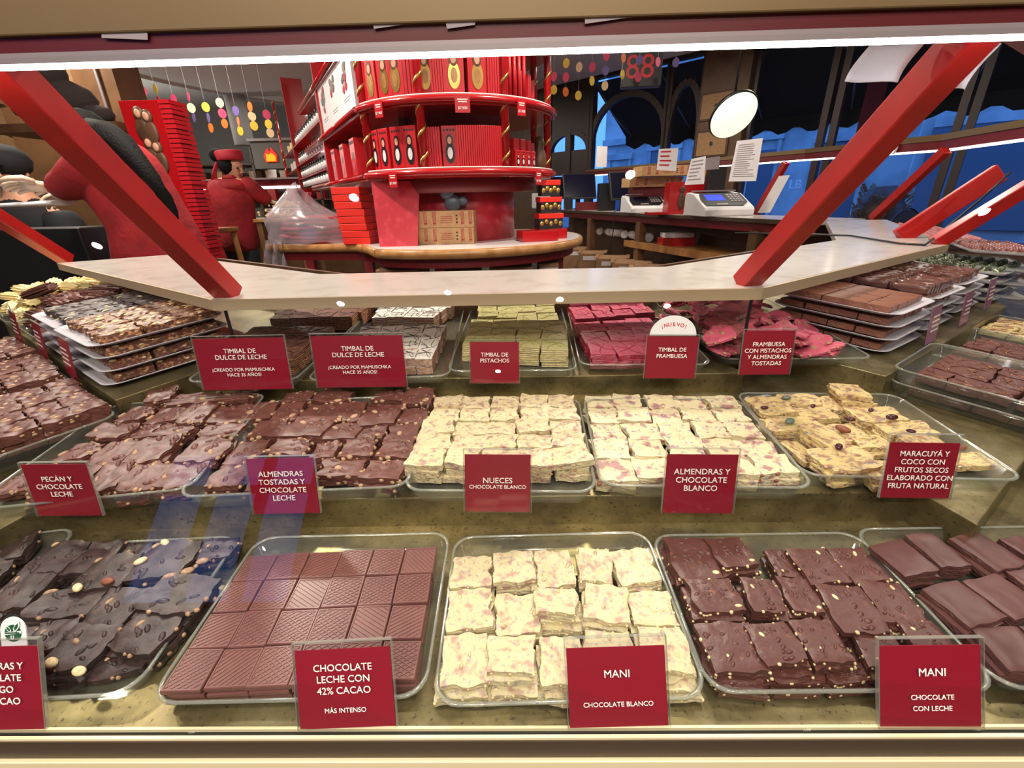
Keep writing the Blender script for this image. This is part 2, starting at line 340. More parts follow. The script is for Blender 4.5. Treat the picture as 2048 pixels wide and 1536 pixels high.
struct(MB().box((-8.05, 4.2, 1.65), (.1, 15.6, 3.3)).build('wall_left', 'wallgrey'))
struct(MB().box((-4.9, 12.05, 1.65), (6.2, .1, 3.3)).build('wall_back', 'wallgrey'))
struct(MB().box((7.25, -.3, 1.65), (.1, 6.4, 3.3)).build('wall_right', 'wallgrey'))
# window wall: s runs from A towards B, z up
WA, WB = Vector((.6, 9.5, 0)), Vector((7.2, 2.9, 0)); WE = (WB - WA).normalized(); WN = Vector((.7071, .7071, 0)); WL = (WB - WA).length
def wpt(s, z, off=0): return WA + WE * s + WN * off + Vector((0, 0, z))
def wbox(mb, s0, s1, z0, z1, o0, o1, m=0):
    vs = [wpt(s, z, o) for z in (z0, z1) for s, o in ((s0, o0), (s1, o0), (s1, o1), (s0, o1))]
    return mb.add(vs, [(3, 2, 1, 0), (4, 5, 6, 7), (0, 1, 5, 4), (1, 2, 6, 5), (2, 3, 7, 6), (3, 0, 4, 7)], m)
b = MB(); wbox(b, -3.6, -.1, 0, 3.3, 0, .12); struct(b.build('wall_window_side', 'wooddark'))
b = MB(); wbox(b, -.1, WL + .1, 0, .55, 0, .12); wbox(b, -.1, WL + .1, 3.02, 3.3, 0, .12)
struct(b.build('wall_window_base', 'wooddark'))
wins = [(.05, .95, 'arch2'), (1.0, 2.38, 'arch'), (2.42, 2.92, 'arch'), (3.62, 4.50, 'plain'), (4.62, 5.75, 'plain'), (5.85, 7.3, 'plain'), (7.4, 9.2, 'plain')]
for k, (a, c, kind) in enumerate(wins):
    r = struct(D.objects.new(f'window_{k + 1}', None)); COL.objects.link(r)
    b = MB()
    for s in (a, c): wbox(b, s - .035, s + .035, .55, 3.02, -.03, .1)
    wbox(b, a, c, .55, .63, -.03, .1); wbox(b, a, c, 2.96, 3.02, -.03, .1)
    if kind != 'plain':                                              # arched head inside a square panel
        n = 14; zs = 2.05 if kind == 'arch' else 1.95; R = (c - a) / 2; H = .62 if kind == 'arch' else .3
        pts = [(a + R - R * math.cos(math.pi * i / n), zs + H * math.sin(math.pi * i / n)) for i in range(n + 1)]
        for (s0, z0), (s1, z1) in zip(pts, pts[1:]):
            b.bar(wpt(s0, z0, .03), wpt(s1, z1, .03), .09, .09, up=WN)
        if kind == 'arch2':
            for (s0, z0), (s1, z1) in zip(pts, pts[1:]):
                b.add([wpt(s0, z0, 0), wpt(s1, z1, 0), wpt(s1, 2.96, 0), wpt(s0, 2.96, 0)], [(0, 1, 2, 3)])
            wbox(b, a, c, 1.55, 1.95, 0, .08); wbox(b, (a + c) / 2 - .06, (a + c) / 2 + .06, .9, 2.3, -.02, .1)
    b.build('window_frame', 'frame', r)
    p = MB(); wbox(p, a + .02, c - .02, .63, 2.96, .045, .05); p.build('window_pane', 'winpane', r)
# pillar with framed cards
b = MB(); wbox(b, 2.95, 3.58, 0, 3.3, -.12, .14); wbox(b, 2.9, 3.63, 0, .3, -.15, .16); struct(b.build('wall_pillar', 'woodpanel'))
for k, z in enumerate((2.29, 1.83, 1.40)):
    t = thing('framed_card', f'square cream card with dark dot on brown pillar, {("topmost", "middle", "lowest")[k]} of three', 'picture', wpt(3.2, z, -.13), group='framed cards on the wooden pillar')
    R = Matrix.Rotation(math.radians(-45), 4, 'Z'); t.matrix_world = Matrix.Translation(wpt(3.2, z, -.135)) @ R
    MB().box((0, 0, 0), (.46, .02, .34)).build('card_frame', 'wooddark', t, .004)
    MB().box((0, -.012, 0), (.41, .012, .29)).build('cream_card', 'kraft', t)
    MB().box((0, -.02, 0), (.04, .006, .05)).build('dark_dot', 'black', t)
# outside: awning, street, facades
b = MB(); n = 90
top = [wpt(.9 + i * .1, 2.95, .15) for i in range(n)]; low = [wpt(.9 + i * .1, 2.22, 1.25) for i in range(n)]
val = [wpt(.9 + i * .1, 2.03 + .045 * math.cos(i * .1 * 2 * math.pi / .42), 1.27) for i in range(n)]
b.loft([top, low, val], 0, (False, False), False, False)
aw = b.build('awning', 'awning'); x = aw.modifiers.new('solid', 'SOLIDIFY'); x.thickness = .012
tag(aw, 'navy awning with scalloped hem outside the windows', 'awning')
b = MB()
for i in range(8): b.sweep([wpt(1.0 + i * 1.15, 2.93, .12), wpt(1.2 + i * 1.15, 2.45, .35), wpt(1.05 + i * 1.15, 2.22, 1.2)], .012, 6)
b.build('awning_arm', 'grey', aw)
def facade(name, s0, s1, off, h, label, seed):
    rr = random.Random(seed); t = thing(name, label, 'building', wpt(s0, 0, off)); t.matrix_world = Matrix.Identity(4)
    m = MB(); wbox(m, s0, s1, 0, h, off, off + .4); m.build('wall', 'stone', t)
    s = s0 + .3
    while s < s1 - 1.2:
        w = rr.uniform(.8, 1.5); zb = rr.choice((.3, .5)); m = MB(); wbox(m, s, s + w, zb, zb + rr.uniform(1.7, 2.2), off - .05, off + .02)
        f = m.build('window', 'stonedark', t); m = MB()
        for q in (s, s + w): wbox(m, q - .05, q + .05, zb, zb + 2.2, off - .08, off)
        wbox(m, s - .1, s + w + .1, zb + 2.1, zb + 2.3, off - .12, off); m.build('window_surround', 'stone', f); s += w + rr.uniform(.5, 1.1)
    m = MB(); wbox(m, s0, s1, 2.9, 3.1, off - .15, off); m.build('cornice', 'stone', t)
    return t
facade('building', -5, 4.4, 9.0, 7, 'pale stone shop building across the street, seen past the narrow windows', 1)
fb = facade('building', 4.6, 20, 7.5, 7, 'pale stone building across the street, seen past the wide windows', 2)
m = MB(); wbox(m, 4.8, 7.4, .3, 2.6, 7.40, 7.44); sh = m.build('shop_window', 'stonedark', fb)
def wall_s(px, py, off):
    a = WA + WN * off; d = ray(px, py); k = (a.x * WE.y - a.y * WE.x) / (d.x * WE.y - d.y * WE.x); return (d * k - a).dot(WE), EYE.z + d.z * k
ls, lz = wall_s(1590, 370, 7.38)
text(sh, 'LB', .30, (0, 0, 0), bold=.03, mw=Matrix.Translation(wpt(ls, lz, 7.38)) @ Matrix.Rotation(math.radians(-45), 4, 'Z') @ Matrix.Rotation(math.radians(90), 4, 'X'))
m = MB()
for x0, y0, x1, y1 in ((1838, 352, 1850, 390), (1846, 372, 1880, 350), (1862, 356, 1872, 392), (1850, 384, 1900, 362), (1884, 350, 1880, 388), (1870, 372, 1912, 380), (1828, 366, 1862, 366), (1900, 356, 1892, 392)):
    a, b = wall_s(x0, y0, 7.46), wall_s(x1, y1, 7.46); m.bar(wpt(a[0], a[1], 7.46), wpt(b[0], b[1], 7.46), .05, .02, up=WN)
m.build('graffiti', 'paper', fb)
# ---------------------------------------------------------------- display cases
TILT = math.atan(.05); V1, V2, V3 = -.693, -.377, .003
MT = .315
SIDES = {'front': ((-.70, 1.005), 0.0, 0.0, 1.245), 'left': ((-1.814, 1.785), -35.0, 0.0, 1.36), 'right': ((.545, 1.005), 35.0, 0.0, 1.30), 'far': ((1.61, 1.75), 59.0, 0, 1.75), 'farleft': ((-2.45, 3.1), -61.0, 0, 1.587)}
CASES = {}; STEPS = ((-.46, -.205), (-.377, .003))
def case(key, label, full=True):
    (px, py), yaw, u0, u1 = SIDES[key]; yaw = math.radians(yaw)
    R = Matrix.Translation((px, py, 0)) @ Matrix.Rotation(yaw, 4, 'Z')
    t = thing('display_case', label, 'display case', mw=R); CASES[key] = t
    ma = mb = MT; V2, V3 = STEPS[key == 'front']
    def vz(v): return (.65 + .05 * (v - V1)) if v < V2 else (.726 + .05 * (v - V2)) if v < V3 else (.795 + .05 * (v - V3))
    if key == 'right': mb = .21
    if key == 'far': ma = .21
    def q(v): return [u0 + ma * v, u1 - mb * v]
    def slab(v0, v1, z0a, z0b, z1a, z1b, da=0, db=0): # prism between v0 and v1 over the whole width, mitred; da, db move the ends of its front edge
        a, b = q(v0); c, d = q(v1); a += da; b += db
        return [(a, v0), (b, v0), (d, v1), (c, v1)], [z0a, z0a, z0b, z0b], [z1a, z1a, z1b, z1b]
    def part(name, m, *segs, bev=0):
        x = MB()
        for sg in segs: x.prism(*slab(*sg))
        return x.build(name, m, t, bev)
    part('case_floor', 'brass', (V1, V2 + .02, .63, .63, vz(V1), vz(V2 - 1e-4) + .001))
    if key != 'front': part('step_floor', 'brass', (V3 - .02, .12, .63, .63, .744, .752))
    part('middle_step', 'brass', (V2, V3 + .01, .63, .63, .726, vz(V3 - 1e-4)) + ((-.13, .13) if key == 'front' else ()), bev=.002)
    part('upper_step', 'brass', (V3, .50, .70, .70, .795, vz(.5)) + ((0, -.19) if key == 'left' else (.30, 0) if key == 'right' else ()), bev=.002)
    part('back_panel', 'wooddark', (.50, .515, .10, .10, .97, .97))
    part('plinth', 'wooddark', (V1 + .03, .50, .0, .0, .60, .60))
    part('under_counter_fill', 'ledfill', (.030, .040, .9705, .9705, .974, .974))  # strip added to brighten the trays below, hidden behind the worktop edge
    part('worktop', 'marble', (.004, .345, .974, .974, 1.0, 1.0))
    part('worktop_edge', 'edge', (-.003, .004, .974, .974, .9995, .9995))
    part('bottom_channel', 'palebrass', (V1 - .0125, V1 - .009, .649, .649, .6525, .6525), (V1 - .003, V1, .645, .645, .6525, .6525))
    part('bottom_seal', 'black', (V1 - .009, V1 - .003, .64, .64, .648, .648))
    part('bottom_fascia', 'brasstrim', (V1 - .014, V1 - .009, .60, .60, .649, .649))
    part('bottom_ledge', 'palebrass', (V1 - .0185, V1 - .013, .600, .600, .6195, .6195), bev=.001)
    if key == 'front':
        for x in (.012, 1.235):
            pn = MB().box((x, .17, .897), (.004, .30, .152)).build('corner_pane', 'tray', t); MB().box((x, .018, .897), (.006, .004, .152)).build('pane_edge', 'black', pn)
    if full:
        part('light_profile', 'grey', (-.349, -.328, 1.3655, 1.3655, 1.3765, 1.3765))
        st = part('led_strip', 'led', (-.346, -.337, 1.3615, 1.3615, 1.3655, 1.3655))
        part('red_band', 'redband', (-.346, -.285, 1.3765, 1.3765, 1.393, 1.393))
        part('top_fascia', 'tan', (-.352, -.27, 1.393, 1.393, 1.46, 1.46), bev=.002)
        v0, v1 = V1 - .0065, -.349; z0, z1 = .652, 1.372; a, b = q(v0); c, d = q(v1)
        x = MB(); th = .003
        x.add([(a, v0, z0), (b, v0, z0), (d, v1, z1), (c, v1, z1), (a, v0 + th, z0), (b, v0 + th, z0), (d, v1 + th, z1), (c, v1 + th, z1)],
              [(0, 1, 2, 3), (7, 6, 5, 4), (0, 4, 5, 1), (3, 2, 6, 7), (0, 3, 7, 4), (1, 5, 6, 2)])
        x.build('front_pane', 'glass', t)
    return t
case('front', 'long straight glass chocolate case with brass steps and red canopy posts')
case('left', 'angled glass chocolate case holding bark and stacked nut bars')
case('right', 'angled glass chocolate case holding stacked trays of rolls and slabs')
case('far', 'chocolate case beyond the angled one, holding rows of round bonbons', False)
def post(t, p, q, w=.046):
    i = t.matrix_world.inverted(); d = Vector((0, 1, 0))
    return MB().bar(i @ Vector(p), i @ Vector(q), w, w, up=(0, 0, 1)).build('canopy_post', 'redpaint', t, .003)
post(CASES['front'], P(462, 590, 1.0), Q(-16, 116, .705)); post(CASES['front'], P(1489, 567, 1.0), Q(1972, 42, .705))
post(CASES['left'], P(135, 520, 1.0), Q(-140, 352, 1.52))
post(CASES['right'], P(1868, 488, 1.0), Q(2130, 330, 1.70))
# canopy of the far side of the island, with its light strip, posts and reflection domes
t = thing('far_canopy', 'dark red canopy rail with white light strip across the far case', 'canopy')
rail = [P(2300, 178, 1.40), P(1880, 255, 1.40) , P(1550, 303, 1.45), P(1040, 359, 1.45)]
rail = [Vector((2.35, 1.80, 1.41)), Vector((2.62, 3.12, 1.41)), Vector((2.62, 4.55, 1.455)), Vector((1.15, 8.2, 1.50))]
def strip(name, m, dz0, dz1, off0, off1):
    x = MB(); inn = Vector((.1, 4.4, 0)); lo = []
    for p in rail:
        o = (Vector((p.x, p.y, 0)) - inn).normalized(); lo.append([p + o * off0 + Vector((0, 0, dz0)), p + o * off1 + Vector((0, 0, dz0)), p + o * off1 + Vector((0, 0, dz1)), p + o * off0 + Vector((0, 0, dz1))])
    return x.loft(lo, 0, (True, True), False).build(name, m, t)
strip('rail', 'reddark', 0, .05, 0, .10); strip('rail_top', 'tan', .05, .085, -.01, .12); strip('led_strip', 'ledfar', -.012, 0, .03, .045)
for a, c in ((P(1745, 437, 1.0), P(1893, 300, 1.40)), (P(1512, 428, 1.0), P(1572, 325, 1.42))):
    MB().bar(a, c, .05, .05).build('canopy_post', 'redpaint', t, .003)

for k, f in enumerate((.10, .32, .55, .80)):  # glowing domes stand in for lamp reflections along the rail
    p = rail[0].lerp(rail[1], f * 1.0) if f < .5 else rail[1].lerp(rail[2], f - .3); o = (Vector((p.x, p.y, 0)) - Vector((.1, 4.4, 0))).normalized(); X = Matrix.Translation(p - o * .012 + Vector((0, 0, .03))) @ o.to_track_quat('-Z', 'Y').to_matrix().to_4x4()
    MB().lathe([(.001, -.01), (.032, -.01), (.040, 0), (.034, .008), (.030, .004), (.001, .004)], n=18).build('reflection_ring', 'white', t).matrix_local = X
    MB().lathe([(.001, .0042), (.032, .0042), (.030, .018), (.018, .032), (.001, .036)], n=16).build('reflection_dome', 'ledfar', t).matrix_local = X
for k, (s0, s1, z0, z1) in enumerate(((4.75, 4.95, 1.55, 2.58), (2.05, 2.2, 1.98, 2.5))):
    b = MB(); wbox(b, s0, s1, z0, z1, .55, .57); o = b.build('street_banner', 'maroon'); tag(o, f'maroon cloth banner hanging outside under the awning, {("beyond the wide windows", "beyond the arched window")[k]}', 'banner', 'street banners')
# ---------------------------------------------------------------- display planes
F1 = Fr((0, .307, .65), 0, TILT); F2 = Fr((0, .623, .726), 0, TILT); F3 = Fr((0, 1.003, .795), 0, TILT)
def wingframes(key):
    (px, py), yaw, _, _ = SIDES[key]; yaw = math.radians(yaw); R = Matrix.Rotation(yaw, 3, 'Z'); o = Vector((px, py, 0)) + (R @ Vector((1.36, 0, 0)) if key == 'left' else Vector()); out = []
    for v, z in ((V1, .65), (-.46, .726), (-.205, .795)): out.append(Fr(o + R @ Vector((0, v, z)), yaw, TILT))
    return out
L1, L2, L3 = wingframes('left'); R1, R2, R3 = wingframes('right'); X1, X2, X3 = wingframes('far')
# ---------------------------------------------------------------- trays
def rrect(w, d, r, z, n=5):
    out = []
    for cx, cy, a0 in ((w / 2 - r, d / 2 - r, 0), (-w / 2 + r, d / 2 - r, 90), (-w / 2 + r, -d / 2 + r, 180), (w / 2 - r, -d / 2 + r, 270)):
        for i in range(n + 1):
            a = math.radians(a0 + 90 * i / n); out.append(Vector((cx + r * math.cos(a), cy + r * math.sin(a), z)))
    return out
def tray_at(mw, w, d, label, h=.03, group=None, flare=.010, r=.03, m='tray', rim='trayrim'):
    t = thing('acrylic_tray', label, 'tray', mw=mw, group=group)
    f = flare * 2; th = .0022
    rings = [rrect(w - f, d - f, r * .8, 0), rrect(w - .002, d - .002, r, h), rrect(w - .002 - th * 2, d - .002 - th * 2, r * .95, h), rrect(w - f - th * 2, d - f - th * 2, r * .75, th)]
    MB().loft(rings).build('tray_body', m, t)
    o = [rrect(w, d, r, h), rrect(w + .004, d + .004, r, h + .001), rrect(w + .004, d + .004, r, h + .0035), rrect(w, d, r, h + .0045), rrect(w - .005, d - .005, r * .95, h + .003)]
    MB().loft(o + o[:1], 0, (False, False)).build('tray_rim', rim, t)
    return t
def tray(fr, quad, label, h=.03, grow=0, **k):
    """quad: rim corners in the photo, front-left, front-right, back-right, back-left; put on plane fr"""
    a, b, c, e = [fr.hit(x, y, h) for x, y in quad]
    ctr = (a + b + c + e) / 4; ex = ((b - a) + (c - e)) / 2; ey = ((e - a) + (c - b)) / 2
    rz = (math.atan2(ex.y, ex.x) + math.atan2(-ey.x, ey.y)) / 2
    return tray_at(fr.mw(ctr.x, ctr.y, .0012, rz), ex.length + grow, ey.length + grow, label, h, **k)
# ---------------------------------------------------------------- chocolate pieces
def nz(x, y, s): return noise.noise(Vector((x, y, s * 7.31)))
def slab(name, mats, seed, w=.07, d=.07, h=.011, wob=.004, bump=.0012, bumpf=60, nuts=0, nutr=.005, side=0, bare=0, long=1.7, fold=.0, drip=None, layers=0, corner=.0):
    """broken chocolate slab: wobbly outline, lumpy top, nut lumps under the skin (slot 0) and bare nuts (slot 1) on the broken sides"""
    rr = random.Random(seed); nx, ny = 12, 11; b = MB(); V = []
    cut = [rr.uniform(0, corner) for _ in range(4)]
    for j in range(ny + 1):
        for i in range(nx + 1):
            x = (i / nx - .5) * w; y = (j / ny - .5) * d; e = max(abs(i / nx - .5), abs(j / ny - .5)) * 2
            ox = wob * e * nz(x * 45 + 3, y * 45, seed) * 1.6; oy = wob * e * nz(x * 45, y * 45 + 9, seed + 5) * 1.6
            q = (i / nx, j / ny); cx = cy = 0
            for c, (qx, qy) in zip(cut, ((0, 0), (1, 0), (1, 1), (0, 1))):
                f = max(0, 1 - abs(q[0] - qx) * 2.2) * max(0, 1 - abs(q[1] - qy) * 2.2); cx += (0.5 - qx) * 2 * c * f; cy += (0.5 - qy) * 2 * c * f
            edge = i in (0, nx) or j in (0, ny)
            z = h + bump * nz(x * bumpf, y * bumpf, seed + 2) * 2 + fold * nz(x * 14, y * 14, seed + 3) - (.0009 if edge else 0)
            V.append(Vector((x + ox + cx, y + oy + cy, z)))
    I = lambda i, j: j * (nx + 1) + i
    b.add(V, [(I(i, j), I(i + 1, j), I(i + 1, j + 1), I(i, j + 1)) for j in range(ny) for i in range(nx)], 0, True)
    per = [(i, 0) for i in range(nx)] + [(nx, j) for j in range(ny)] + [(i, ny) for i in range(nx, 0, -1)] + [(0, j) for j in range(ny, 0, -1)]
    top = [V[I(i, j)] for i, j in per]; n = len(per); K = 4 if layers == 0 else layers * 2; rings = [top]
    for k in range(1, K + 1):
        f = 1 - k / K; ring = []
        for p in top:
            out = Vector((p.x, p.y, 0)).normalized(); a = (rr.uniform(-1, 1) * .0009 if layers == 0 else (-.0009 if k % 2 else .0003) + rr.uniform(-.0004, .0004))
            ring.append(Vector((p.x, p.y, p.z * f)) + out * (a if k < K else 0))
        rings.append(ring)
    for k in range(K):
        for i in range(n):
            j = (i + 1) % n; b.add([rings[k][i], rings[k + 1][i], rings[k + 1][j], rings[k][j]], [(0, 1, 2, 3)], 2 if layers and k % 2 else 0)
    b.add([(p.x, p.y, 0) for p in top], [tuple(range(n))[::-1]], 0)
    for k in range(nuts):
        r = nutr * rr.uniform(.7, 1.2); x, y = rr.uniform(-.42, .42) * w, rr.uniform(-.42, .42) * d
        b.ell((x, y, h - r * .35 + fold * nz(x * 14, y * 14, seed + 3)), (r * long, r, r * .75), 8, 1 if k < bare else 0, Matrix.Rotation(rr.uniform(0, 3.1), 3, 'Z') @ Matrix.Rotation(rr.uniform(-.25, .25), 3, 'X'), 5)
    for k in range(side):
        p = top[rr.randrange(n)]; r = nutr * rr.uniform(.5, .85)
        b.ell((p.x * .99, p.y * .99, h * rr.uniform(.25, .8)), (r * 1.2, r, r * .8), 7, 1, Matrix.Rotation(rr.uniform(0, 3.1), 3, 'Z'), 4)
    if drip:
        for k in range(drip):
            a0 = rr.uniform(0, 3.1); c = Vector((rr.uniform(-.3, .3) * w, rr.uniform(-.3, .3) * d, 0)); dr = Vector((math.cos(a0), math.sin(a0), 0)); path = []
            for q in range(13):
                p = c + dr * ((q / 12 - .5) * w * 1.3) + Vector((-dr.y, dr.x, 0)) * (.008 * math.sin(q * .5 + k))
                if abs(p.x) < w * .48 and abs(p.y) < d * .48: path.append(p + Vector((0, 0, h + .0006)))
            if len(path) > 2: b.sweep(path, .0009, 5, 1 if not layers else 3)
    return b.mesh(name, mats)
KIND = {}
def kind(key, name, n, mats, **k): KIND[key] = (name, [slab(name, mats, 17 * i + len(KIND) * 101, **k) for i in range(n)], k)
kind('dark', 'dark_almond_chocolate', 6, ['dark', 'nut'], w=.1, d=.08, h=.010, wob=.005, bump=.0008, nuts=8, nutr=.0058, side=4, bare=1, long=1.9, fold=.004, corner=.006)
kind('wpeanut', 'white_peanut_chocolate', 6, ['white_peanut', 'nutpale'], wob=.004, h=.009, nuts=5, nutr=.0035, side=12)
kind('mpeanut', 'milk_peanut_chocolate', 6, ['peanutmilk', 'nutpale'], wob=.004, h=.009, nuts=16, nutr=.0034, side=11, bare=1, bump=.0008)
kind('plain', 'plain_milk_chocolate', 4, ['plainmilk', 'plainmilk'], wob=.002, h=.009, bump=.0004, fold=.003)
kind('pecan', 'pecan_milk_chocolate', 6, ['milk', 'nut'], wob=.006, h=.010, nuts=8, nutr=.0055, side=9, bump=.0016, bare=1, fold=.004, corner=.006)
kind('almond', 'almond_milk_chocolate', 6, ['milk', 'nut'], wob=.005, h=.012, nuts=7, nutr=.0068, side=9, bump=.001, bare=1, fold=.004, long=1.6)
kind('walnut', 'white_walnut_chocolate', 5, ['white_walnut', 'nut'], w=.06, d=.055, h=.013, wob=.004, bump=.0012, side=6, nutr=.004, nuts=3)
kind('walmond', 'white_almond_chocolate', 5, ['white_almond', 'almondskin'], w=.06, d=.055, h=.012, wob=.004, bump=.0006, side=4, nutr=.005, nuts=3, long=1.7)
kind('passion', 'passion_fruit_chocolate', 5, ['passion', 'nut'], wob=.005, h=.011, nuts=6, nutr=.0048, side=9, bump=.001, corner=.004, bare=2, fold=.003)
kind('timbal', 'brown_wafer_square', 3, ['timbal', 'drizzle', 'wafer', 'drizzle'], w=.06, d=.06, h=.03, wob=.0012, bump=.0004, layers=4, drip=3)
kind('wtimbal', 'white_wafer_square', 3, ['whitetop', 'drizzle', 'wafer', 'drizzle'], w=.06, d=.06, h=.03, wob=.0012, bump=.0004, layers=4, drip=4)
kind('ptimbal', 'pistachio_wafer_square', 3, ['pistachio', 'greendrizzle', 'pistwafer', 'greendrizzle'], w=.06, d=.06, h=.022, wob=.0012, bump=.0004, layers=3, drip=3)
kind('rtimbal', 'raspberry_wafer_square', 3, ['raspberry', 'raspdark', 'raspdark', 'raspdark'], w=.06, d=.06, h=.022, wob=.0016, bump=.0004, layers=3, drip=3)
kind('rpist', 'raspberry_nut_shard', 6, ['raspberry', 'pistnut'], w=.07, d=.05, h=.008, wob=.0035, bump=.0010, nuts=4, nutr=.0042, side=5, fold=.003, corner=.010, bare=2)
kind('caramel', 'caramel_square', 4, ['truffle', 'caramelnut'], w=.07, d=.05, h=.018, wob=.003, bump=.001, drip=3)
kind('slab', 'pale_milk_bar_square', 3, ['slabmilk', 'caramelnut'], w=.05, d=.05, h=.016, wob=.0008, bump=.0004)
kind('nutbar', 'nut_topped_bar', 4, ['caramelnut', 'nutpale'], w=.12, d=.05, h=.02, wob=.006, bump=.003, nuts=14, nutr=.005, bare=6, side=4)
kind('darkbar', 'dark_nut_bar', 3, ['dark', 'nutpale'], w=.12, d=.05, h=.02, wob=.005, bump=.003, nuts=12, nutr=.005, bare=2, side=5)
kind('chunk', 'milk_nut_block', 4, ['milk', 'nut'], w=.08, d=.05, h=.02, wob=.004, bump=.002, nuts=8, nutr=.005, side=7, bare=2, fold=.003)
kind('biscuit', 'cream_biscuit_square', 2, ['passion', 'caramelnut'], w=.06, d=.05, h=.016, wob=.003, bump=.001, drip=3)
kind('crinkle', 'lumpy_chocolate_bar', 3, ['truffle', 'milk'], w=.11, d=.035, h=.022, wob=.006, bump=.004, nuts=14, nutr=.006)
def piece(key, mw, sx, sy, label, group, sz=1):
    nm, ms, k = KIND[key]; me = ms[random.randrange(len(ms))]; o = D.objects.new(nm, me); COL.objects.link(o)
    o.matrix_world = mw @ Matrix.Diagonal((sx / k.get('w', .07), sy / k.get('d', .07), sz, 1))
    return tag(o, label, 'chocolate', group)
def qfit(fr, quad, h):
    a, b, c, e = [fr.hit(x, y, h) for x, y in quad]; ctr = (a + b + c + e) / 4; ex = ((b - a) + (c - e)) / 2; ey = ((e - a) + (c - b)) / 2
    return ctr, ex.length, ey.length, (math.atan2(ex.y, ex.x) + math.atan2(-ey.x, ey.y)) / 2
def quads(fr, key, org, sc, rows, desc, group, h, floor=.004, under=2, grow=1.0):
    """rows, front to back, of pieces given by their corners in a blow-up of the photo (origin org, scale sc): fl, fr, br, bl and lift"""
    nm, ms, k = KIND[key]; th = k['h']; R = len(rows)
    for r, row in enumerate(rows):
        for i, q in enumerate(row):
            lift = q[8] if len(q) > 8 else 0; nu = q[9] if len(q) > 9 else under
            pts = [(org[0] + q[2 * j] / sc, org[1] + q[2 * j + 1] / sc) for j in range(4)]
            c, w, d, a = qfit(fr, pts, h + lift); rx, ry = rnd(-.03, .03), rnd(-.03, .03)
            place = f'{rowname(r, R)}, {ordl(i, len(row))}'
            piece(key, fr.mw(c.x, c.y, h + lift - th, a, rx, ry), w * grow, d * grow, f'{desc} on top, {place}', group)
            zz = h + lift - 2 * th; n = 0
            while zz > floor - .004 and n < nu:
                piece(key, fr.mw(c.x + rnd(-.006, .006), c.y + rnd(-.007, .003), max(zz, floor), a + rnd(-.08, .08)), w * grow * rnd(.96, 1.04), d * grow * rnd(.96, 1.04), f'{desc}, {("second", "third", "fourth", "fifth")[n]} layer down, {place}', group)
                zz -= th * 1.03; n += 1
def grid(fr, key, quad, nx, ny, h, desc, group, th=None, layers=1, jit=.1, fill=.96, hj=.002, edges_only=True, floor=.003, tilt=.03, stagger=0):
    """a pile in rows: quad = corners of the top of the pile in the photo, fl, fr, br, bl"""
    a, b, c, e = [fr.hit(x, y, h) for x, y in quad]; nm, ms, k = KIND[key]; T = th or k['h']; sz = T / k['h']
    for j in range(ny):
        for i in range(nx):
            u, v = (i + .5) / nx, (j + .5) / ny; L = a.lerp(e, v); Rr = b.lerp(c, v); p = L.lerp(Rr, u); ex = (Rr - L) / nx; ey = (e.lerp(c, u) - a.lerp(b, u)) / ny
            rz = (math.atan2(ex.y, ex.x) + math.atan2(-ey.x, ey.y)) / 2; w, d = ex.length * fill, ey.length * fill; dz = rnd(-hj, hj)
            place = f'{rowname(j, ny)}, {ordl(i, nx)}'
            x, y = p.x + rnd(-jit, jit) * w * .3, p.y + rnd(-jit, jit) * d * .3
            piece(key, fr.mw(x, y, h - T + dz, rz + rnd(-jit, jit) * .6, rnd(-tilt, tilt), rnd(-tilt, tilt)), w * rnd(.97, 1.05), d * rnd(.97, 1.05), f'{desc} on top, {place}', group, sz)
            if j == 0 or i in (0, nx - 1) or not edges_only:
                for n in range(layers - 1):
                    z = h - T * (n + 2) + dz
                    if z < floor - .005: break
                    piece(key, fr.mw(x + rnd(-1, 1) * jit * w * .4, y + rnd(-1.2, .4) * jit * d * .4, max(z, floor), rz + rnd(-jit, jit) * .5), w * rnd(.97, 1.03), d * rnd(.97, 1.03), f'{desc}, {("second", "third", "fourth", "fifth")[n]} layer down, {place}', group, sz)
# ================= front row
tray(F1, [(-190, 1413), (265, 1395), (482, 1072), (165, 1095)], 'clear tray of dark almond slabs at front of case', h=.022)
tray(F1, [(-420, 1413), (-120, 1393), (112, 1078), (-80, 1080)], 'clear tray of dark crisp slabs at the far end of front row', h=.022)
tray(F1, [(303, 1406), (850, 1401), (898, 1070), (518, 1078)], 'clear tray of patterned milk chocolate tablets', h=.022)
tray(F1, [(872, 1418), (1408, 1395), (1296, 1066), (908, 1080)], 'clear tray of white peanut slabs behind the MANI CHOCOLATE BLANCO sign', h=.022)
tray(F1, [(1420, 1393), (1985, 1378), (1712, 1062), (1306, 1082)], 'clear tray of milk peanut slabs behind the MANI CHOCOLATE CON LECHE sign', h=.022)
tray(F1, [(2010, 1393), (2560, 1363), (2110, 1052), (1708, 1066)], 'clear tray of plain milk chocolate slabs in front row', h=.022)
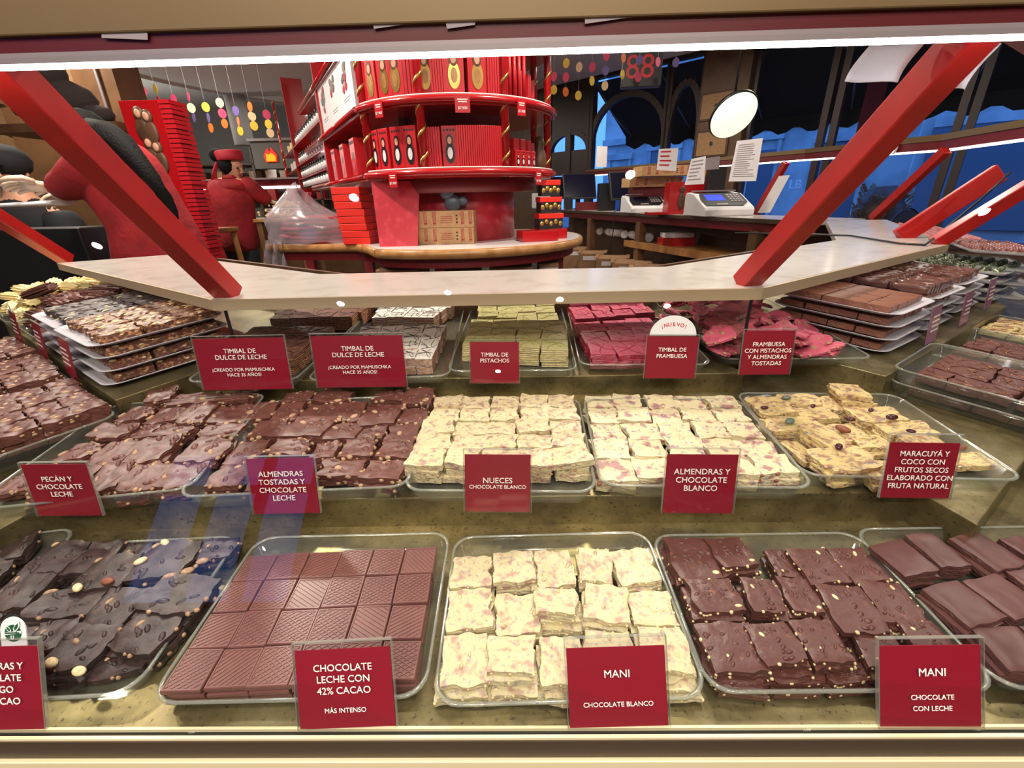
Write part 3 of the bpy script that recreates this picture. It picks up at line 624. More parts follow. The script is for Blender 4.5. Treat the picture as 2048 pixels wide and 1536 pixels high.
quads(F1, 'dark', (0, 1020), 3.938, [
    [(-330, 1260, 60, 1250, 160, 1010, -250, 1010), (280, 1060, 430, 1100, 570, 890, 280, 880, 0, 1), (360, 1190, 640, 1260, 900, 930, 600, 900, .004), (740, 1260, 1130, 1280, 1110, 1090, 800, 1080, -.012, 0), (890, 1010, 1190, 1180, 1345, 850, 1160, 760, .004)],
    [(-10, 740, 150, 770, 400, 520, 100, 480, .002), (200, 810, 640, 840, 770, 640, 420, 610, 0), (690, 880, 940, 900, 1140, 640, 850, 610, .002), (1110, 720, 1500, 850, 1610, 580, 1370, 455, .009)],
    [(160, 475, 470, 475, 690, 250, 430, 260, .004), (470, 490, 800, 450, 940, 255, 700, 250), (560, 620, 930, 570, 1095, 350, 760, 380, .006), (960, 420, 1060, 430, 1180, 280, 970, 265, 0), (1040, 500, 1400, 515, 1515, 285, 1210, 235, .006), (1530, 400, 1780, 340, 1880, 225, 1600, 225, 0)]],
    'dark almond chocolate slab', 'dark almond slabs in the front row', .030, under=2, grow=1.16)
quads(F1, 'dark', (0, 1020), 3.938, [[(-700, 1000, -330, 1000, -230, 760, -560, 760), (-320, 980, -60, 960, 20, 760, -220, 760)], [(-560, 730, -230, 730, -140, 560, -430, 560), (-300, 560, 0, 560, 40, 420, -200, 420)], [(-480, 440, -240, 440, -160, 260, -370, 260), (-230, 460, 180, 350, 260, 205, -120, 200)]], 'dark crisp chocolate slab by the frame edge', 'dark crisp slabs', .03, under=2)
# six by four patterned tablets
def tablet(seed):
    b = MB(); w = .05; r = .0012
    def ring(s, z): return [Vector((x * s, y * s, z)) for x, y in ((-w / 2, -w / 2), (w / 2, -w / 2), (w / 2, w / 2), (-w / 2, w / 2))]
    b.loft([ring(.93, 0), ring(1, .0032), ring(1, .0085), ring(.965, .0098), ring(.90, .0098), ring(.885, .0090)], 0, (True, False), False)
    s = w * .885 / 2; z = .0090; rr = random.Random(seed); a = rr.choice((.52, .62, .78)); n = 9
    b.add([(-s, -s, z), (s, -s, z), (s, s, z), (-s, s, z)], [(0, 1, 2, 3)])
    for sg in ((1, -1), (1,), (-1,), (1, -1))[seed % 4]:
        dr = Vector((math.cos(a), sg * math.sin(a), 0)); nr = Vector((-dr.y, dr.x, 0))
        for q in range(-n, n + 1):
            c = nr * (q * .0052); ts = []
            for ax in (0, 1):
                if abs(dr[ax]) > 1e-6: ts += [((-s - c[ax]) / dr[ax], (s - c[ax]) / dr[ax])]
            t0 = max(min(t) for t in ts); t1 = min(max(t) for t in ts)
            if t1 - t0 > .003: b.bar(c + dr * t0 + Vector((0, 0, z)), c + dr * t1 + Vector((0, 0, z)), .0009, .0016)
    return b.mesh('milk_tablet', ['milkflat'])
KIND['tablet'] = ('milk_tablet', [tablet(i) for i in range(8)], dict(w=.05, d=.05, h=.0098))
grid(F1, 'tablet', [(280 + 118 / 3.2, 1040 + 1100 / 3.2), (280 + 1762 / 3.2, 1040 + 1020 / 3.2), (280 + 1900 / 3.2, 1040 + 168 / 3.2), (280 + 692 / 3.2, 1040 + 222 / 3.2)], 6, 4, .034,
     'square milk tablet with hatched relief', 'patterned milk tablets', layers=3, jit=.045, fill=.965, hj=.0008, tilt=.006)
quads(F1, 'wpeanut', (840, 1040), 3.413, [
    [(150, 1145, 440, 1090, 465, 770, 145, 790, .004), (445, 1045, 785, 1040, 770, 780, 480, 790, .012), (835, 1130, 1130, 1110, 1080, 800, 812, 795, .004), (1135, 1060, 1450, 1060, 1435, 760, 1125, 755), (1590, 1045, 1865, 1035, 1790, 720, 1460, 735, .002)],
    [(190, 750, 500, 735, 470, 455, 192, 485), (515, 775, 825, 775, 785, 500, 520, 505), (800, 620, 1070, 640, 1060, 465, 785, 462, .014), (1125, 655, 1440, 715, 1400, 455, 1122, 425, .008), (1470, 740, 1760, 700, 1700, 480, 1412, 480)],
    [(205, 468, 480, 440, 483, 243, 232, 250), (500, 430, 790, 400, 752, 200, 500, 228, .008), (805, 440, 1065, 440, 1020, 205, 782, 215, .004), (1095, 415, 1325, 425, 1285, 195, 1078, 190, .006), (1385, 450, 1650, 405, 1530, 188, 1290, 210, .008)]],
    'white peanut chocolate slab', 'white peanut slabs', .030)
quads(F1, 'wpeanut', (840, 1040), 3.413, [[(130, 1215, 465, 1215, 470, 950, 150, 950), (490, 1205, 830, 1195, 800, 900, 500, 900), (850, 1235, 1130, 1225, 1110, 950, 850, 950), (1640, 1190, 1900, 1150, 1830, 900, 1560, 900)], [(830, 745, 1120, 760, 1095, 545, 800, 560)]],
    'white peanut chocolate slab peeping out lower', 'white peanut slabs', .020, under=1)
quads(F1, 'mpeanut', (1280, 1040), 2.667, [
    [(415, 815, 690, 785, 555, 550, 310, 555, .004), (670, 750, 930, 750, 760, 545, 550, 560, .010), (930, 755, 1150, 740, 985, 530, 820, 540, .010), (1225, 790, 1400, 790, 1360, 590, 1150, 590, .002), (1500, 700, 1700, 690, 1560, 545, 1360, 530)],
    [(345, 490, 540, 475, 500, 320, 225, 315, .010), (610, 465, 800, 500, 690, 315, 520, 305, .010), (830, 480, 1000, 500, 890, 330, 715, 290, .004), (1070, 590, 1350, 590, 1170, 355, 945, 345, .008), (1320, 525, 1560, 540, 1370, 340, 1170, 325)],
    [(205, 310, 435, 305, 355, 100, 140, 105, .004), (440, 250, 635, 240, 530, 90, 360, 105, .010), (760, 300, 850, 300, 770, 165, 650, 155), (935, 330, 1130, 310, 985, 150, 775, 165, .008), (1160, 325, 1330, 320, 1200, 160, 990, 145)]],
    'milk chocolate peanut slab', 'milk peanut slabs', .034, under=3, grow=1.05)
quads(F1, 'mpeanut', (1280, 1040), 2.667, [[(410, 910, 655, 890, 640, 800, 400, 830), (735, 890, 990, 850, 950, 770, 700, 800), (1030, 885, 1270, 850, 1180, 740, 985, 800)], [(290, 525, 545, 525, 510, 400, 240, 400)]],
    'milk chocolate peanut slab peeping out lower', 'milk peanut slabs', .022, under=1)
quads(F1, 'plain', (1280, 1040), 2.667, [
    [(1995, 820, 2250, 800, 2020, 560, 1760, 575), (2280, 800, 2500, 780, 2240, 560, 2040, 570)],
    [(1745, 555, 2000, 515, 1690, 330, 1480, 355, .008), (1990, 520, 2230, 480, 1900, 290, 1695, 315, .002), (2080, 370, 2230, 360, 2100, 260, 1950, 265, .004)],
    [(1420, 305, 1605, 265, 1390, 105, 1220, 125, .006), (1610, 240, 1790, 240, 1560, 75, 1395, 70, .004), (1900, 270, 2090, 225, 1800, 60, 1645, 95, .006), (2080, 200, 2250, 190, 2020, 90, 1890, 92)]],
    'plain smooth milk chocolate slab', 'plain milk slabs', .032, under=2)
# ================= middle row
tray(F2, [(-10, 1000), (400, 995), (500, 800), (220, 806)], 'clear tray of pecan milk slabs behind the PECAN sign')
tray(F2, [(408, 985), (800, 985), (868, 800), (510, 800)], 'clear tray of almond milk slabs behind the ALMENDRAS TOSTADAS sign')
tray(F2, [(806, 985), (1190, 985), (1158, 800), (880, 800)], 'clear tray of white walnut slabs behind the NUECES sign')
tray(F2, [(1196, 980), (1615, 972), (1480, 798), (1172, 802)], 'clear tray of white almond slabs behind the ALMENDRAS sign')
tray(F2, [(1620, 962), (2020, 955), (1800, 790), (1470, 790)], 'clear tray of passion fruit slabs behind the MARACUYA sign')
quads(F2, 'pecan', (0, 720), 4.267, [
    [(0, 1110, 250, 1115, 270, 985, 60, 1000, -.006), (300, 1110, 700, 1100, 770, 930, 420, 930), (820, 1080, 1000, 1060, 1150, 870, 880, 880), (980, 1105, 1290, 1090, 1460, 880, 1180, 890, .002), (1310, 1060, 1580, 1070, 1780, 880, 1520, 885, .002)],
    [(450, 850, 750, 840, 890, 710, 650, 700, .002), (760, 880, 1020, 880, 1190, 690, 960, 690), (1130, 840, 1380, 840, 1500, 660, 1230, 660, .004), (1570, 840, 1840, 860, 1960, 660, 1690, 650, .010)],
    [(770, 630, 1000, 670, 1150, 560, 930, 530, .008), (1010, 650, 1260, 660, 1340, 560, 1120, 560), (1280, 640, 1560, 640, 1670, 530, 1430, 545, .002), (1700, 650, 2000, 640, 2090, 540, 1780, 550)],
    [(960, 520, 1230, 500, 1340, 390, 1130, 400), (1240, 530, 1540, 520, 1640, 400, 1350, 410), (1540, 520, 1690, 525, 1870, 370, 1620, 370, .008), (1760, 520, 2050, 520, 2150, 400, 1900, 400)],
    [(1190, 375, 1440, 300, 1540, 225, 1330, 250, .010), (1470, 370, 1830, 350, 1860, 280, 1540, 275), (1860, 340, 2150, 340, 2200, 270, 1930, 270)]],
    'pecan milk chocolate slab', 'pecan milk slabs in the middle row', .034, under=2, grow=1.08)
quads(F2, 'almond', (380, 560), 3.657, [
    [(140, 1490, 360, 1500, 430, 1350, 230, 1350), (430, 1520, 700, 1520, 740, 1400, 470, 1400, -.006), (950, 1410, 1240, 1430, 1290, 1310, 1000, 1300), (1240, 1440, 1500, 1450, 1590, 1330, 1310, 1320, .003)],
    [(260, 1330, 500, 1330, 560, 1190, 350, 1180), (550, 1265, 800, 1275, 885, 1180, 650, 1150, .010), (880, 1300, 1040, 1290, 1090, 1190, 920, 1190), (1090, 1290, 1320, 1290, 1345, 1160, 1150, 1150, .004), (1360, 1290, 1590, 1300, 1640, 1190, 1420, 1170, .003)],
    [(430, 1150, 640, 1140, 720, 1030, 500, 1025), (700, 1125, 960, 1150, 1020, 1010, 790, 985, .009), (970, 1150, 1200, 1160, 1240, 1055, 1010, 1035, .003), (1220, 1140, 1400, 1150, 1460, 1070, 1260, 1065), (1430, 1170, 1640, 1180, 1690, 1055, 1480, 1045, .004)],
    [(290, 1020, 600, 1000, 640, 900, 380, 900), (600, 1010, 780, 1010, 840, 900, 660, 905, .002), (820, 1010, 1010, 1010, 1090, 905, 880, 905), (1030, 1010, 1240, 1020, 1290, 905, 1080, 900, .004), (1260, 1050, 1490, 1050, 1530, 920, 1300, 915, .005), (1520, 1045, 1700, 1050, 1745, 945, 1560, 940)],
    [(200, 870, 420, 860, 440, 815, 230, 815), (660, 890, 860, 880, 900, 820, 700, 820), (880, 880, 1090, 880, 1250, 815, 960, 810, .003), (1340, 870, 1530, 890, 1560, 810, 1360, 810), (1560, 890, 1760, 890, 1800, 795, 1570, 795, .004)]],
    'almond milk chocolate slab', 'almond milk slabs', .036, under=2, grow=1.07)
grid(F2, 'walnut', [(812, 930), (1186, 928), (1148, 792), (876, 792)], 5, 5, .046, 'white walnut chocolate slab', 'white walnut slabs', layers=4, jit=.22, hj=.004, tilt=.07)
grid(F2, 'walmond', [(1198, 955), (1608, 952), (1458, 792), (1166, 788)], 5, 5, .032, 'white almond chocolate slab', 'white almond slabs', layers=3, jit=.25, hj=.004, tilt=.07)
quads(F2, 'passion', (1440, 740), 3.368, [
    [(770, 700, 1060, 620, 900, 495, 630, 550, .006, 2), (1000, 740, 1180, 720, 1120, 600, 980, 610, -.004, 1), (1260, 700, 1500, 700, 1430, 590, 1200, 590), (1610, 665, 1830, 610, 1710, 530, 1560, 590, -.01, 0)],
    [(560, 630, 650, 600, 520, 475, 440, 485, -.014, 0), (710, 505, 890, 485, 640, 335, 500, 365, .006), (980, 540, 1110, 500, 1090, 425, 890, 450), (1290, 545, 1590, 565, 1450, 440, 1220, 440)],
    [(350, 410, 660, 390, 560, 295, 305, 335, .004), (840, 495, 1010, 440, 880, 355, 700, 375, .004), (1160, 435, 1460, 425, 1340, 330, 1020, 345)],
    [(300, 305, 500, 270, 400, 175, 185, 190, .006, 3), (560, 315, 840, 325, 700, 245, 480, 250), (960, 345, 1260, 335, 1110, 225, 880, 265, .003)],
    [(450, 230, 690, 220, 620, 155, 400, 175, .006), (700, 270, 880, 250, 750, 180, 640, 185), (860, 225, 1030, 220, 1010, 185, 780, 180, .008), (790, 180, 1010, 170, 920, 100, 760, 90, .022)]],
    'yellowish passion fruit slab', 'passion fruit slabs', .034, under=2, grow=1.08)
# ================= upper row
tray(F3, [(380, 765), (600, 765), (745, 612), (610, 612)], 'clear tray of brown wafer squares behind the first TIMBAL sign', h=.02)
tray(F3, [(625, 765), (900, 752), (930, 606), (745, 608)], 'clear tray of white drizzled wafer squares', h=.02)
tray(F3, [(918, 745), (1145, 742), (1125, 604), (935, 604)], 'clear tray of pistachio wafer squares behind the PISTACHOS sign', h=.02)
tray(F3, [(1165, 735), (1400, 728), (1320, 600), (1128, 602)], 'clear tray of raspberry wafer squares under the NUEVO sign', h=.02)
tray(F3, [(1440, 728), (1725, 712), (1540, 600), (1330, 600)], 'clear tray of raspberry pistachio shards', h=.02)
Z7 = lambda *q: [(380 + x / 3.657, 560 + y / 3.657) for x, y in q]
Z8 = lambda *q: [(900 + x / 3.413, 560 + y / 3.413) for x, y in q]
grid(F3, 'timbal', Z7((330, 560), (735, 575), (1060, 335), (450, 345)), 4, 4, .048, 'brown wafer square of the front block', 'brown wafer squares', th=.022, layers=2, jit=.04, fill=.98)
grid(F3, 'timbal', Z7((595, 280), (1170, 265), (1370, 160), (690, 160)), 4, 3, .055, 'brown wafer square of the rear block', 'brown wafer squares', th=.022, layers=2, jit=.04, fill=.98)
grid(F3, 'wtimbal', Z7((1300, 580), (1765, 575), (1880, 320), (1235, 345)), 4, 4, .046, 'white drizzled wafer square of the front block', 'white wafer squares', th=.021, layers=2, jit=.06, fill=.96)
grid(F3, 'wtimbal', Z7((1340, 270), (1770, 275), (1950, 160), (1400, 160)), 4, 3, .050, 'white drizzled wafer square of the rear block', 'white wafer squares', th=.021, layers=2, jit=.06, fill=.96)
grid(F3, 'ptimbal', Z8((90, 440), (815, 485), (775, 280), (145, 262)), 4, 3, .050, 'pistachio wafer square of the front block', 'pistachio wafer squares', th=.0155, layers=3, jit=.12, fill=.95, hj=.003)
grid(F3, 'ptimbal', Z8((190, 250), (745, 275), (700, 130), (190, 140)), 4, 3, .048, 'pistachio wafer square of the rear block', 'pistachio wafer squares', th=.0155, layers=3, jit=.14, fill=.95, hj=.003)
grid(F3, 'rtimbal', Z8((965, 520), (1470, 500), (1390, 250), (868, 285)), 3, 3, .042, 'raspberry wafer square of the front block', 'raspberry wafer squares', th=.013, layers=3, jit=.16, fill=.95, hj=.003)
grid(F3, 'rtimbal', Z8((860, 268), (1390, 225), (1290, 115), (795, 135)), 4, 3, .042, 'raspberry wafer square of the rear block', 'raspberry wafer squares', th=.013, layers=3, jit=.18, fill=.95, hj=.003)
def pile(fr, key, quad, n, h0, h1, w, d, desc, group, seed, tilt=.5, shape=lambda u, v: 1, cols=5):
    """a loose heap: pieces spread over quad in uneven rows, higher where shape is larger"""
    rr = random.Random(seed); a, b, c, e = [fr.hit(x, y, (h0 + h1) / 2) for x, y in quad]; rows = (n + cols - 1) // cols; k = 0
    for j in range(rows):
        m = min(cols, n - j * cols)
        for i in range(m):
            u, v = (i + rr.uniform(.2, .8)) / m, (j + rr.uniform(.2, .8)) / rows; p = a.lerp(b, u).lerp(e.lerp(c, u), v); g = shape(u, v)
            for lv in range(2):
                z = h0 + (h1 - h0) * g * (1 if lv else .45) + rr.uniform(-.006, .006)
                piece(key, fr.mw(p.x + rr.uniform(-.012, .012), p.y + rr.uniform(-.012, .012), max(z, .01), rr.uniform(-.9, .9), rr.uniform(-tilt, tilt) * (.5 + lv / 2), rr.uniform(-tilt, tilt) * (.5 + lv / 2)), w * rr.uniform(.7, 1.15), d * rr.uniform(.7, 1.15),
                      f'{desc} {"lying on top" if lv else "half buried"}, {rowname(j, rows)}, {ordl(i, m)}', group)
pile(F3, 'rpist', [(1420, 712), (1700, 705), (1590, 628), (1400, 640)], 25, .012, .068, .075, .055, 'raspberry pistachio shard of front heap', 'raspberry pistachio shards', 3, shape=lambda u, v: 1 - .75 * max(0, u - .55) / .45)
pile(F3, 'rpist', [(1330, 640), (1560, 632), (1500, 600), (1320, 604)], 15, .012, .05, .07, .05, 'raspberry pistachio shard of rear heap', 'raspberry pistachio shards', 4)
# loose fruit and nuts showing on the passion fruit and dark almond slabs
def bit(fr, px, py, h, r, m, name, label, cat):
    c = fr.hit(px, py, h); o = MB().ell((0, 0, 0), (r, r * .62, r * .45), 10).build(name, m); o.matrix_world = fr.mw(c.x, c.y, h, rnd(-1, 1), rnd(-.2, .2))
    tag(o, label, cat)
for k, (x, y, m, nm, r) in enumerate([(1705, 778, 'cranberry', 'dried_cranberry', .010), (1529, 815, 'cranberry', 'dried_cranberry', .008), (1626, 812, 'cranberry', 'dried_cranberry', .008), (1686, 858, 'almondskin', 'roasted_almond', .014), (1701, 838, 'cranberry', 'dried_cranberry', .009), (1742, 820, 'cranberry', 'dried_cranberry', .008),
        (1784, 834, 'cranberry', 'dried_cranberry', .012), (1580, 842, 'pumpkin', 'pumpkin_seed', .012), (1573, 795, 'pumpkin', 'pumpkin_seed', .010), (1822, 862, 'cranberry', 'dried_cranberry', .008), (1920, 895, 'almondskin', 'roasted_almond', .012), (1678, 893, 'cranberry', 'dried_cranberry', .010)]):
    bit(F2, x, y, .047, r, m, nm, f'{nm.replace("_", " ")} set in passion fruit slabs, {ORD[k]} from the back', 'fruit' if 'cran' in nm else 'nut')
for k, (x, y, m) in enumerate([(330, 1085, 'nutpale'), (281, 1122, 'nutpale'), (155, 1175, 'nutpale'), (103, 1325, 'nutpale'), (158, 1342, 'nutpale'), (405, 1122, 'nut'), (375, 1142, 'nut'), (215, 1162, 'almondskin')]):
    bit(F1, x, y, .036, .0095, m, 'broken_almond', f'pale almond bit on dark almond slabs, {ORD[k]} of eight', 'nut')
# ---------------------------------------------------------------- signs in clear holders
SY, MY, TY = .3095, .584, .945
def sign(tl, tr, br, bl, y, lines, label, lean=None, holder=.009, tx=0, name='price_sign', cardm='card'):
    """corners of the red card in the photo, standing at depth y; lines: (words, letter height as a share of the card height, height of the line's middle on the card)"""
    if lean is None: lean = {SY: .034, MY: .018, TY: .012}[y]
    A, B = Q(*bl, y), Q(*br, y); Cc, E = Q(*tr, y + lean), Q(*tl, y + lean)
    ex = ((B - A) + (Cc - E)).normalized(); up = ((E - A) + (Cc - B)) / 2; h = up.length; ez = ex.cross(up).normalized(); ey = ez.cross(ex)
    w = ((B - A).length + (Cc - E).length) / 2; o = (A + B) / 2
    mw = Matrix.Translation(o) @ Matrix((ex, ey, ez)).transposed().to_4x4()
    t = thing(name, label, 'sign', mw=mw, group='red price signs')
    MB().box((0, h / 2, 0), (w, h, .0012)).build('red_card', cardm, t)
    m = MB().box((0, (h + holder) / 2 - .001, .0022), (w + .004, h + holder + .002, .0012))
    m.build('clear_holder', 'holder', t, .0004)
    e = MB()
    for x in (-1, 1): e.box((x * (w / 2 + .002), (h + holder) / 2, 0), (.0008, h + holder, .0052))
    e.box((0, h + holder, 0), (w + .004, .001, .0052)); e.build('holder_edge', 'trayrim', t)
    for s, fs, fy in lines:
        text(t, s, h * fs * 1.36, (tx, h * fy, .0032), bold=.006, sp=1.0)
    return t, w, h
def S(*l): return l
t, w, h = sign((-112, 1297), (84, 1290), (92, 1458), (-106, 1460), SY, S(('ALMENDRAS Y', .085, .78), ('CHOCOLATE', .085, .64), ('AMARGO', .085, .50), ('70% CACAO', .085, .36)), 'red sign cut by the frame edge, white tag with green logo on top', tx=.0045)
x0 = w * .245; g = MB(); half = .0150; hh = h + .004
pts = [(x0 - half, hh - .006), (x0 + half, hh - .006)] + [(x0 + half * math.cos(a), hh + .014 + half * math.sin(a)) for a in [math.pi * i / 14 for i in range(15)]]
def plate(mb, pts, z0, z1, m=0): return mb.prism(pts, z0, z1, m)
tg = plate(g, pts, -.0022, -.001).build('white_tag', 'white', t)
def disc(cx, cy, r, n=24, rx=1): return [(cx + r * rx * math.cos(2 * math.pi * i / n), cy + r * math.sin(2 * math.pi * i / n)) for i in range(n)]
lg = MB(); cx, cy = x0, hh + .0105; R0 = .0098
plate(lg, disc(cx, cy, R0), -.001, -.0006).build('green_disc', 'greenink', tg)
q = MB(); plate(q, [(cx - .0105, cy - .0015), (cx + .0105, cy), (cx + .0105, cy + .0030), (cx - .0105, cy + .0015)], -.0002, 0); q.build('white_band', 'white', tg)
for sg, k in ((-1, .8), (1, 1.1)):
    for m_, f, z in (('white', 1.0, .0), ('greenink', .62, .0002)):
        c_ = Vector((cx + sg * .0045 * k, cy + .0068 * k)); lf = [(0, -.0062), (.0030, -.002), (.0034, .002), (.0016, .0066), (-.0016, .0030), (-.0026, -.002)]
        q = MB(); plate(q, [(c_.x + sg * k * (x * f + .35 * y * f), c_.y + k * (y * f * .95)) for x, y in lf], z, z + .0002); q.build('leaf_mark', m_, tg)
text(tg, 'mamuschka', .0036, (cx, cy + .0011, .0003), 'greenink', .01); text(tg, 'U', .0055, (cx, cy - .0045, .0001), 'white', .03)
sign((586, 1304), (776, 1291), (792, 1452), (601, 1457), SY, S(('CHOCOLATE', .092, .78), ('LECHE CON', .092, .635), ('42% CACAO', .092, .49), ('MÁS INTENSO', .062, .24)), 'red sign reading CHOCOLATE LECHE CON 42% CACAO before the tablets')
sign((1138, 1297), (1336, 1290), (1336, 1450), (1141, 1455), SY, S(('MANI', .098, .68), ('CHOCOLATE BLANCO', .062, .30)), 'red sign reading MANI CHOCOLATE BLANCO before white slabs', holder=.012)
sign((1766, 1293), (1969, 1288), (1961, 1455), (1760, 1455), SY, S(('MANI', .098, .69), ('CHOCOLATE', .062, .39), ('CON LECHE', .062, .255)), 'red sign reading MANI CHOCOLATE CON LECHE')
sign((44, 930), (176, 927), (206, 1031), (80, 1031), MY, S(('PECÁN Y', .098, .73), ('CHOCOLATE', .098, .585), ('LECHE', .098, .44)), 'red sign reading PECÁN Y CHOCOLATE LECHE', holder=.004, lean=.010)
sign((496, 918), (631, 915), (640, 1025), (510, 1028), MY, S(('ALMENDRAS', .098, .73), ('TOSTADAS Y', .098, .585), ('CHOCOLATE', .098, .44), ('LECHE', .098, .295)), 'red sign reading ALMENDRAS TOSTADAS Y CHOCOLATE LECHE', holder=.004)
sign((930, 909), (1062, 909), (1060, 1024), (931, 1022), MY, S(('NUECES', .098, .56), ('CHOCOLATE BLANCO', .066, .45)), 'red sign reading NUECES CHOCOLATE BLANCO')
sign((1326, 909), (1467, 909), (1464, 1027), (1324, 1025), MY, S(('ALMENDRAS Y', .098, .72), ('CHOCOLATE', .098, .58), ('BLANCO', .098, .44)), 'red sign reading ALMENDRAS Y CHOCOLATE BLANCO', holder=.010)
sign((1772, 885), (1913, 886), (1896, 997), (1759, 994), MY, S(('MARACUYÁ Y', .098, .81), ('COCO CON', .098, .665), ('FRUTOS SECOS', .098, .52), ('ELABORADO CON', .098, .375), ('FRUTA NATURAL', .098, .23)), 'red sign reading MARACUYÁ Y COCO CON FRUTOS SECOS', holder=.014)
for nm, c in (('first', ((388, 679), (572, 674), (584, 778), (410, 780))), ('second', ((626, 673), (808, 670), (814, 773), (636, 775)))):
    sign(*c, TY, S(('TIMBAL DE', .092, .76), ('DULCE DE LECHE', .092, .64), ('¡CREADO POR MAMUSCHKA', .068, .40), ('HACE 35 AÑOS!', .068, .30)), f'wide red TIMBAL DE DULCE DE LECHE sign, {nm} from left of two', holder=.006)
sign((940, 684), (1037, 684), (1038, 766), (942, 766), TY, S(('TIMBAL DE', .098, .70), ('PISTACHOS', .098, .555)), 'red sign reading TIMBAL DE PISTACHOS', holder=.005)
t, w, h = sign((1292, 673), (1393, 673), (1388, 757), (1288, 756), TY, S(('TIMBAL DE', .098, .69), ('FRAMBUESA', .098, .54)), 'red sign reading TIMBAL DE FRAMBUESA with round NUEVO tag', holder=.004)
tg = plate(MB(), [(w * .46 * math.cos(a), h + .001 + w * .40 * math.sin(a)) for a in [math.pi * i / 24 for i in range(25)]], -.0035, -.0025).build('white_tag', 'white', t)
for i, ch in enumerate('¡NUEVO!'):
    a = math.radians(133 - 14.4 * i); r = w * .27
    text(tg, ch, .0115, None, 'redink', .02, mw=Matrix.Translation((r * 1.25 * math.cos(a), h + .0075 + r * .62 * math.sin(a), -.0024)) @ Matrix.Rotation((a - math.pi / 2) * .45, 4, 'Z'))
sign((1484, 662), (1582, 662), (1578, 748), (1477, 750), TY, S(('FRAMBUESA', .098, .70), ('CON PISTACHOS', .098, .555), ('Y ALMENDRAS', .098, .41), ('TOSTADAS', .098, .265)), 'red sign reading FRAMBUESA CON PISTACHOS Y ALMENDRAS TOSTADAS', holder=.004)
# ---------------------------------------------------------------- angled cases: stacks of trays
def sheet_stack(fr, near, w, d, n, gap, label, group, z0=.003, body=True, rz=0, sheet='sheet'):
    """flat milky trays stacked up; near = (u, v) of the lowest tray's middle"""
    out = []
    for k in range(n):
        t = thing('milky_tray', f'{label}, {["lowest", "second from bottom", "third from bottom", "fourth from bottom", "fifth from bottom"][k] if k < n - 1 else "topmost"} of its stack', 'tray', mw=fr.mw(near[0] + rnd(-.004, .004), near[1] + rnd(-.004, .004), z0 + k * gap, rz + rnd(-.02, .02)), group=group)
        rings = [rrect(w - .05, d - .05, .03, 0), rrect(w - .026, d - .026, .035, .004), rrect(w - .010, d - .010, .035, .008), rrect(w, d, .038, .0095), rrect(w, d, .038, .0115), rrect(w - .014, d - .014, .035, .0100), rrect(w - .03, d - .03, .035, .0062), rrect(w - .054, d - .054, .03, .003)]
        MB().loft(rings).build('tray_sheet', sheet, t); out.append(t)
    return out
def on_sheet(fr, c, h, nx, ny, w, d, key, desc, group, gapf=.96, rz=0, jit=.004, rows=None, cols=None):
    ex = Matrix.Rotation(rz, 2)
    for j in range(ny):
        for i in range(nx):
            p = Vector(c) + ex @ Vector(((i + .5) / nx * w - w / 2, (j + .5) / ny * d - d / 2))
            piece(key, fr.mw(p.x + rnd(-jit, jit), p.y + rnd(-jit, jit), h, rz + rnd(-.02, .02)), w / nx * gapf, d / ny * gapf, f'{desc}, {rowname(j, ny)}, {ordl(i, nx)}', group)
# left: nut-topped milk bars (nearest stack) and dark nut bars behind it
sheet_stack(L3, (-.36, .158), .33, .30, 4, .032, 'milky tray under nut topped bars', 'milky trays of nut bars')
on_sheet(L3, (-.355, .165), .105, 3, 3, .29, .25, 'nutbar', 'nut topped milk bar on top tray', 'nut topped bars')
for k in range(3): on_sheet(L3, (-.355, .16), .011 + k * .032, 3, 3, .29, .25, 'nutbar', f'nut topped milk bar, {("lowest", "second", "third")[k]} tray', 'nut topped bars')
sheet_stack(L3, (-.685, .165), .33, .30, 4, .030, 'milky tray under dark nut bars', 'milky trays of dark bars')
on_sheet(L3, (-.675, .17), .099, 3, 3, .29, .25, 'darkbar', 'dark nut bar on top tray', 'dark nut bars')
for k in range(3): on_sheet(L3, (-.675, .165), .011 + k * .030, 3, 3, .29, .25, 'darkbar', f'dark nut bar, {("lowest", "second", "third")[k]} tray', 'dark nut bars')
# chocolate bark logs: folded thin sheets
def log(seed, m):
    rr = random.Random(seed); n = 22; prof = []
    for i in range(n):
        a = 2 * math.pi * i / n; r = 1 + (.16 if i % 2 else -.16) + rr.uniform(-.08, .08); prof.append((r * .024 * math.cos(a), r * .015 * math.sin(a)))
    rings = []
    for k in range(7):
        x = (k / 6 - .5) * .12 + rr.uniform(-.002, .002); s = .86 if k in (0, 6) else 1
        rings.append([Vector((x + rr.uniform(-.004, .004) * (k in (0, 6)), p[0] * s + .004 * math.sin(k + seed), p[1] * s + .015)) for p in prof])
    return MB().loft(rings, 0, (True, True), False).mesh('bark_log', [m])
DL = [log(i, 'milk') for i in range(4)]; WL_ = [log(i + 9, 'popcorn') for i in range(4)]
def logs(fr, meshes, name, c, w, d, nx, ny, nl, desc, group, seed, h0=.01):
    rr = random.Random(seed)
    for l in range(nl):
        for j in range(ny):
            for i in range(nx):
                f = 1 - .12 * l; u = c[0] + ((i + .5) / nx - .5) * w * f + rr.uniform(-.015, .015); v = c[1] + ((j + .5) / ny - .5) * d * f + rr.uniform(-.012, .012)
                o = D.objects.new(name, meshes[rr.randrange(len(meshes))]); COL.objects.link(o); o.matrix_world = fr.mw(u, v, h0 + l * .026, rr.uniform(-.5, .5), rr.uniform(-.15, .15), rr.uniform(-.12, .12))
                tag(o, f'{desc}, {("bottom", "second", "third", "top")[l]} layer, {rowname(j, ny)}, {ordl(i, nx)}', 'chocolate', group)
logs(L3, DL, 'brown_bark_log', (-1.02, .20), .34, .36, 3, 5, 4, 'brown folded bark log', 'brown bark logs', 5)
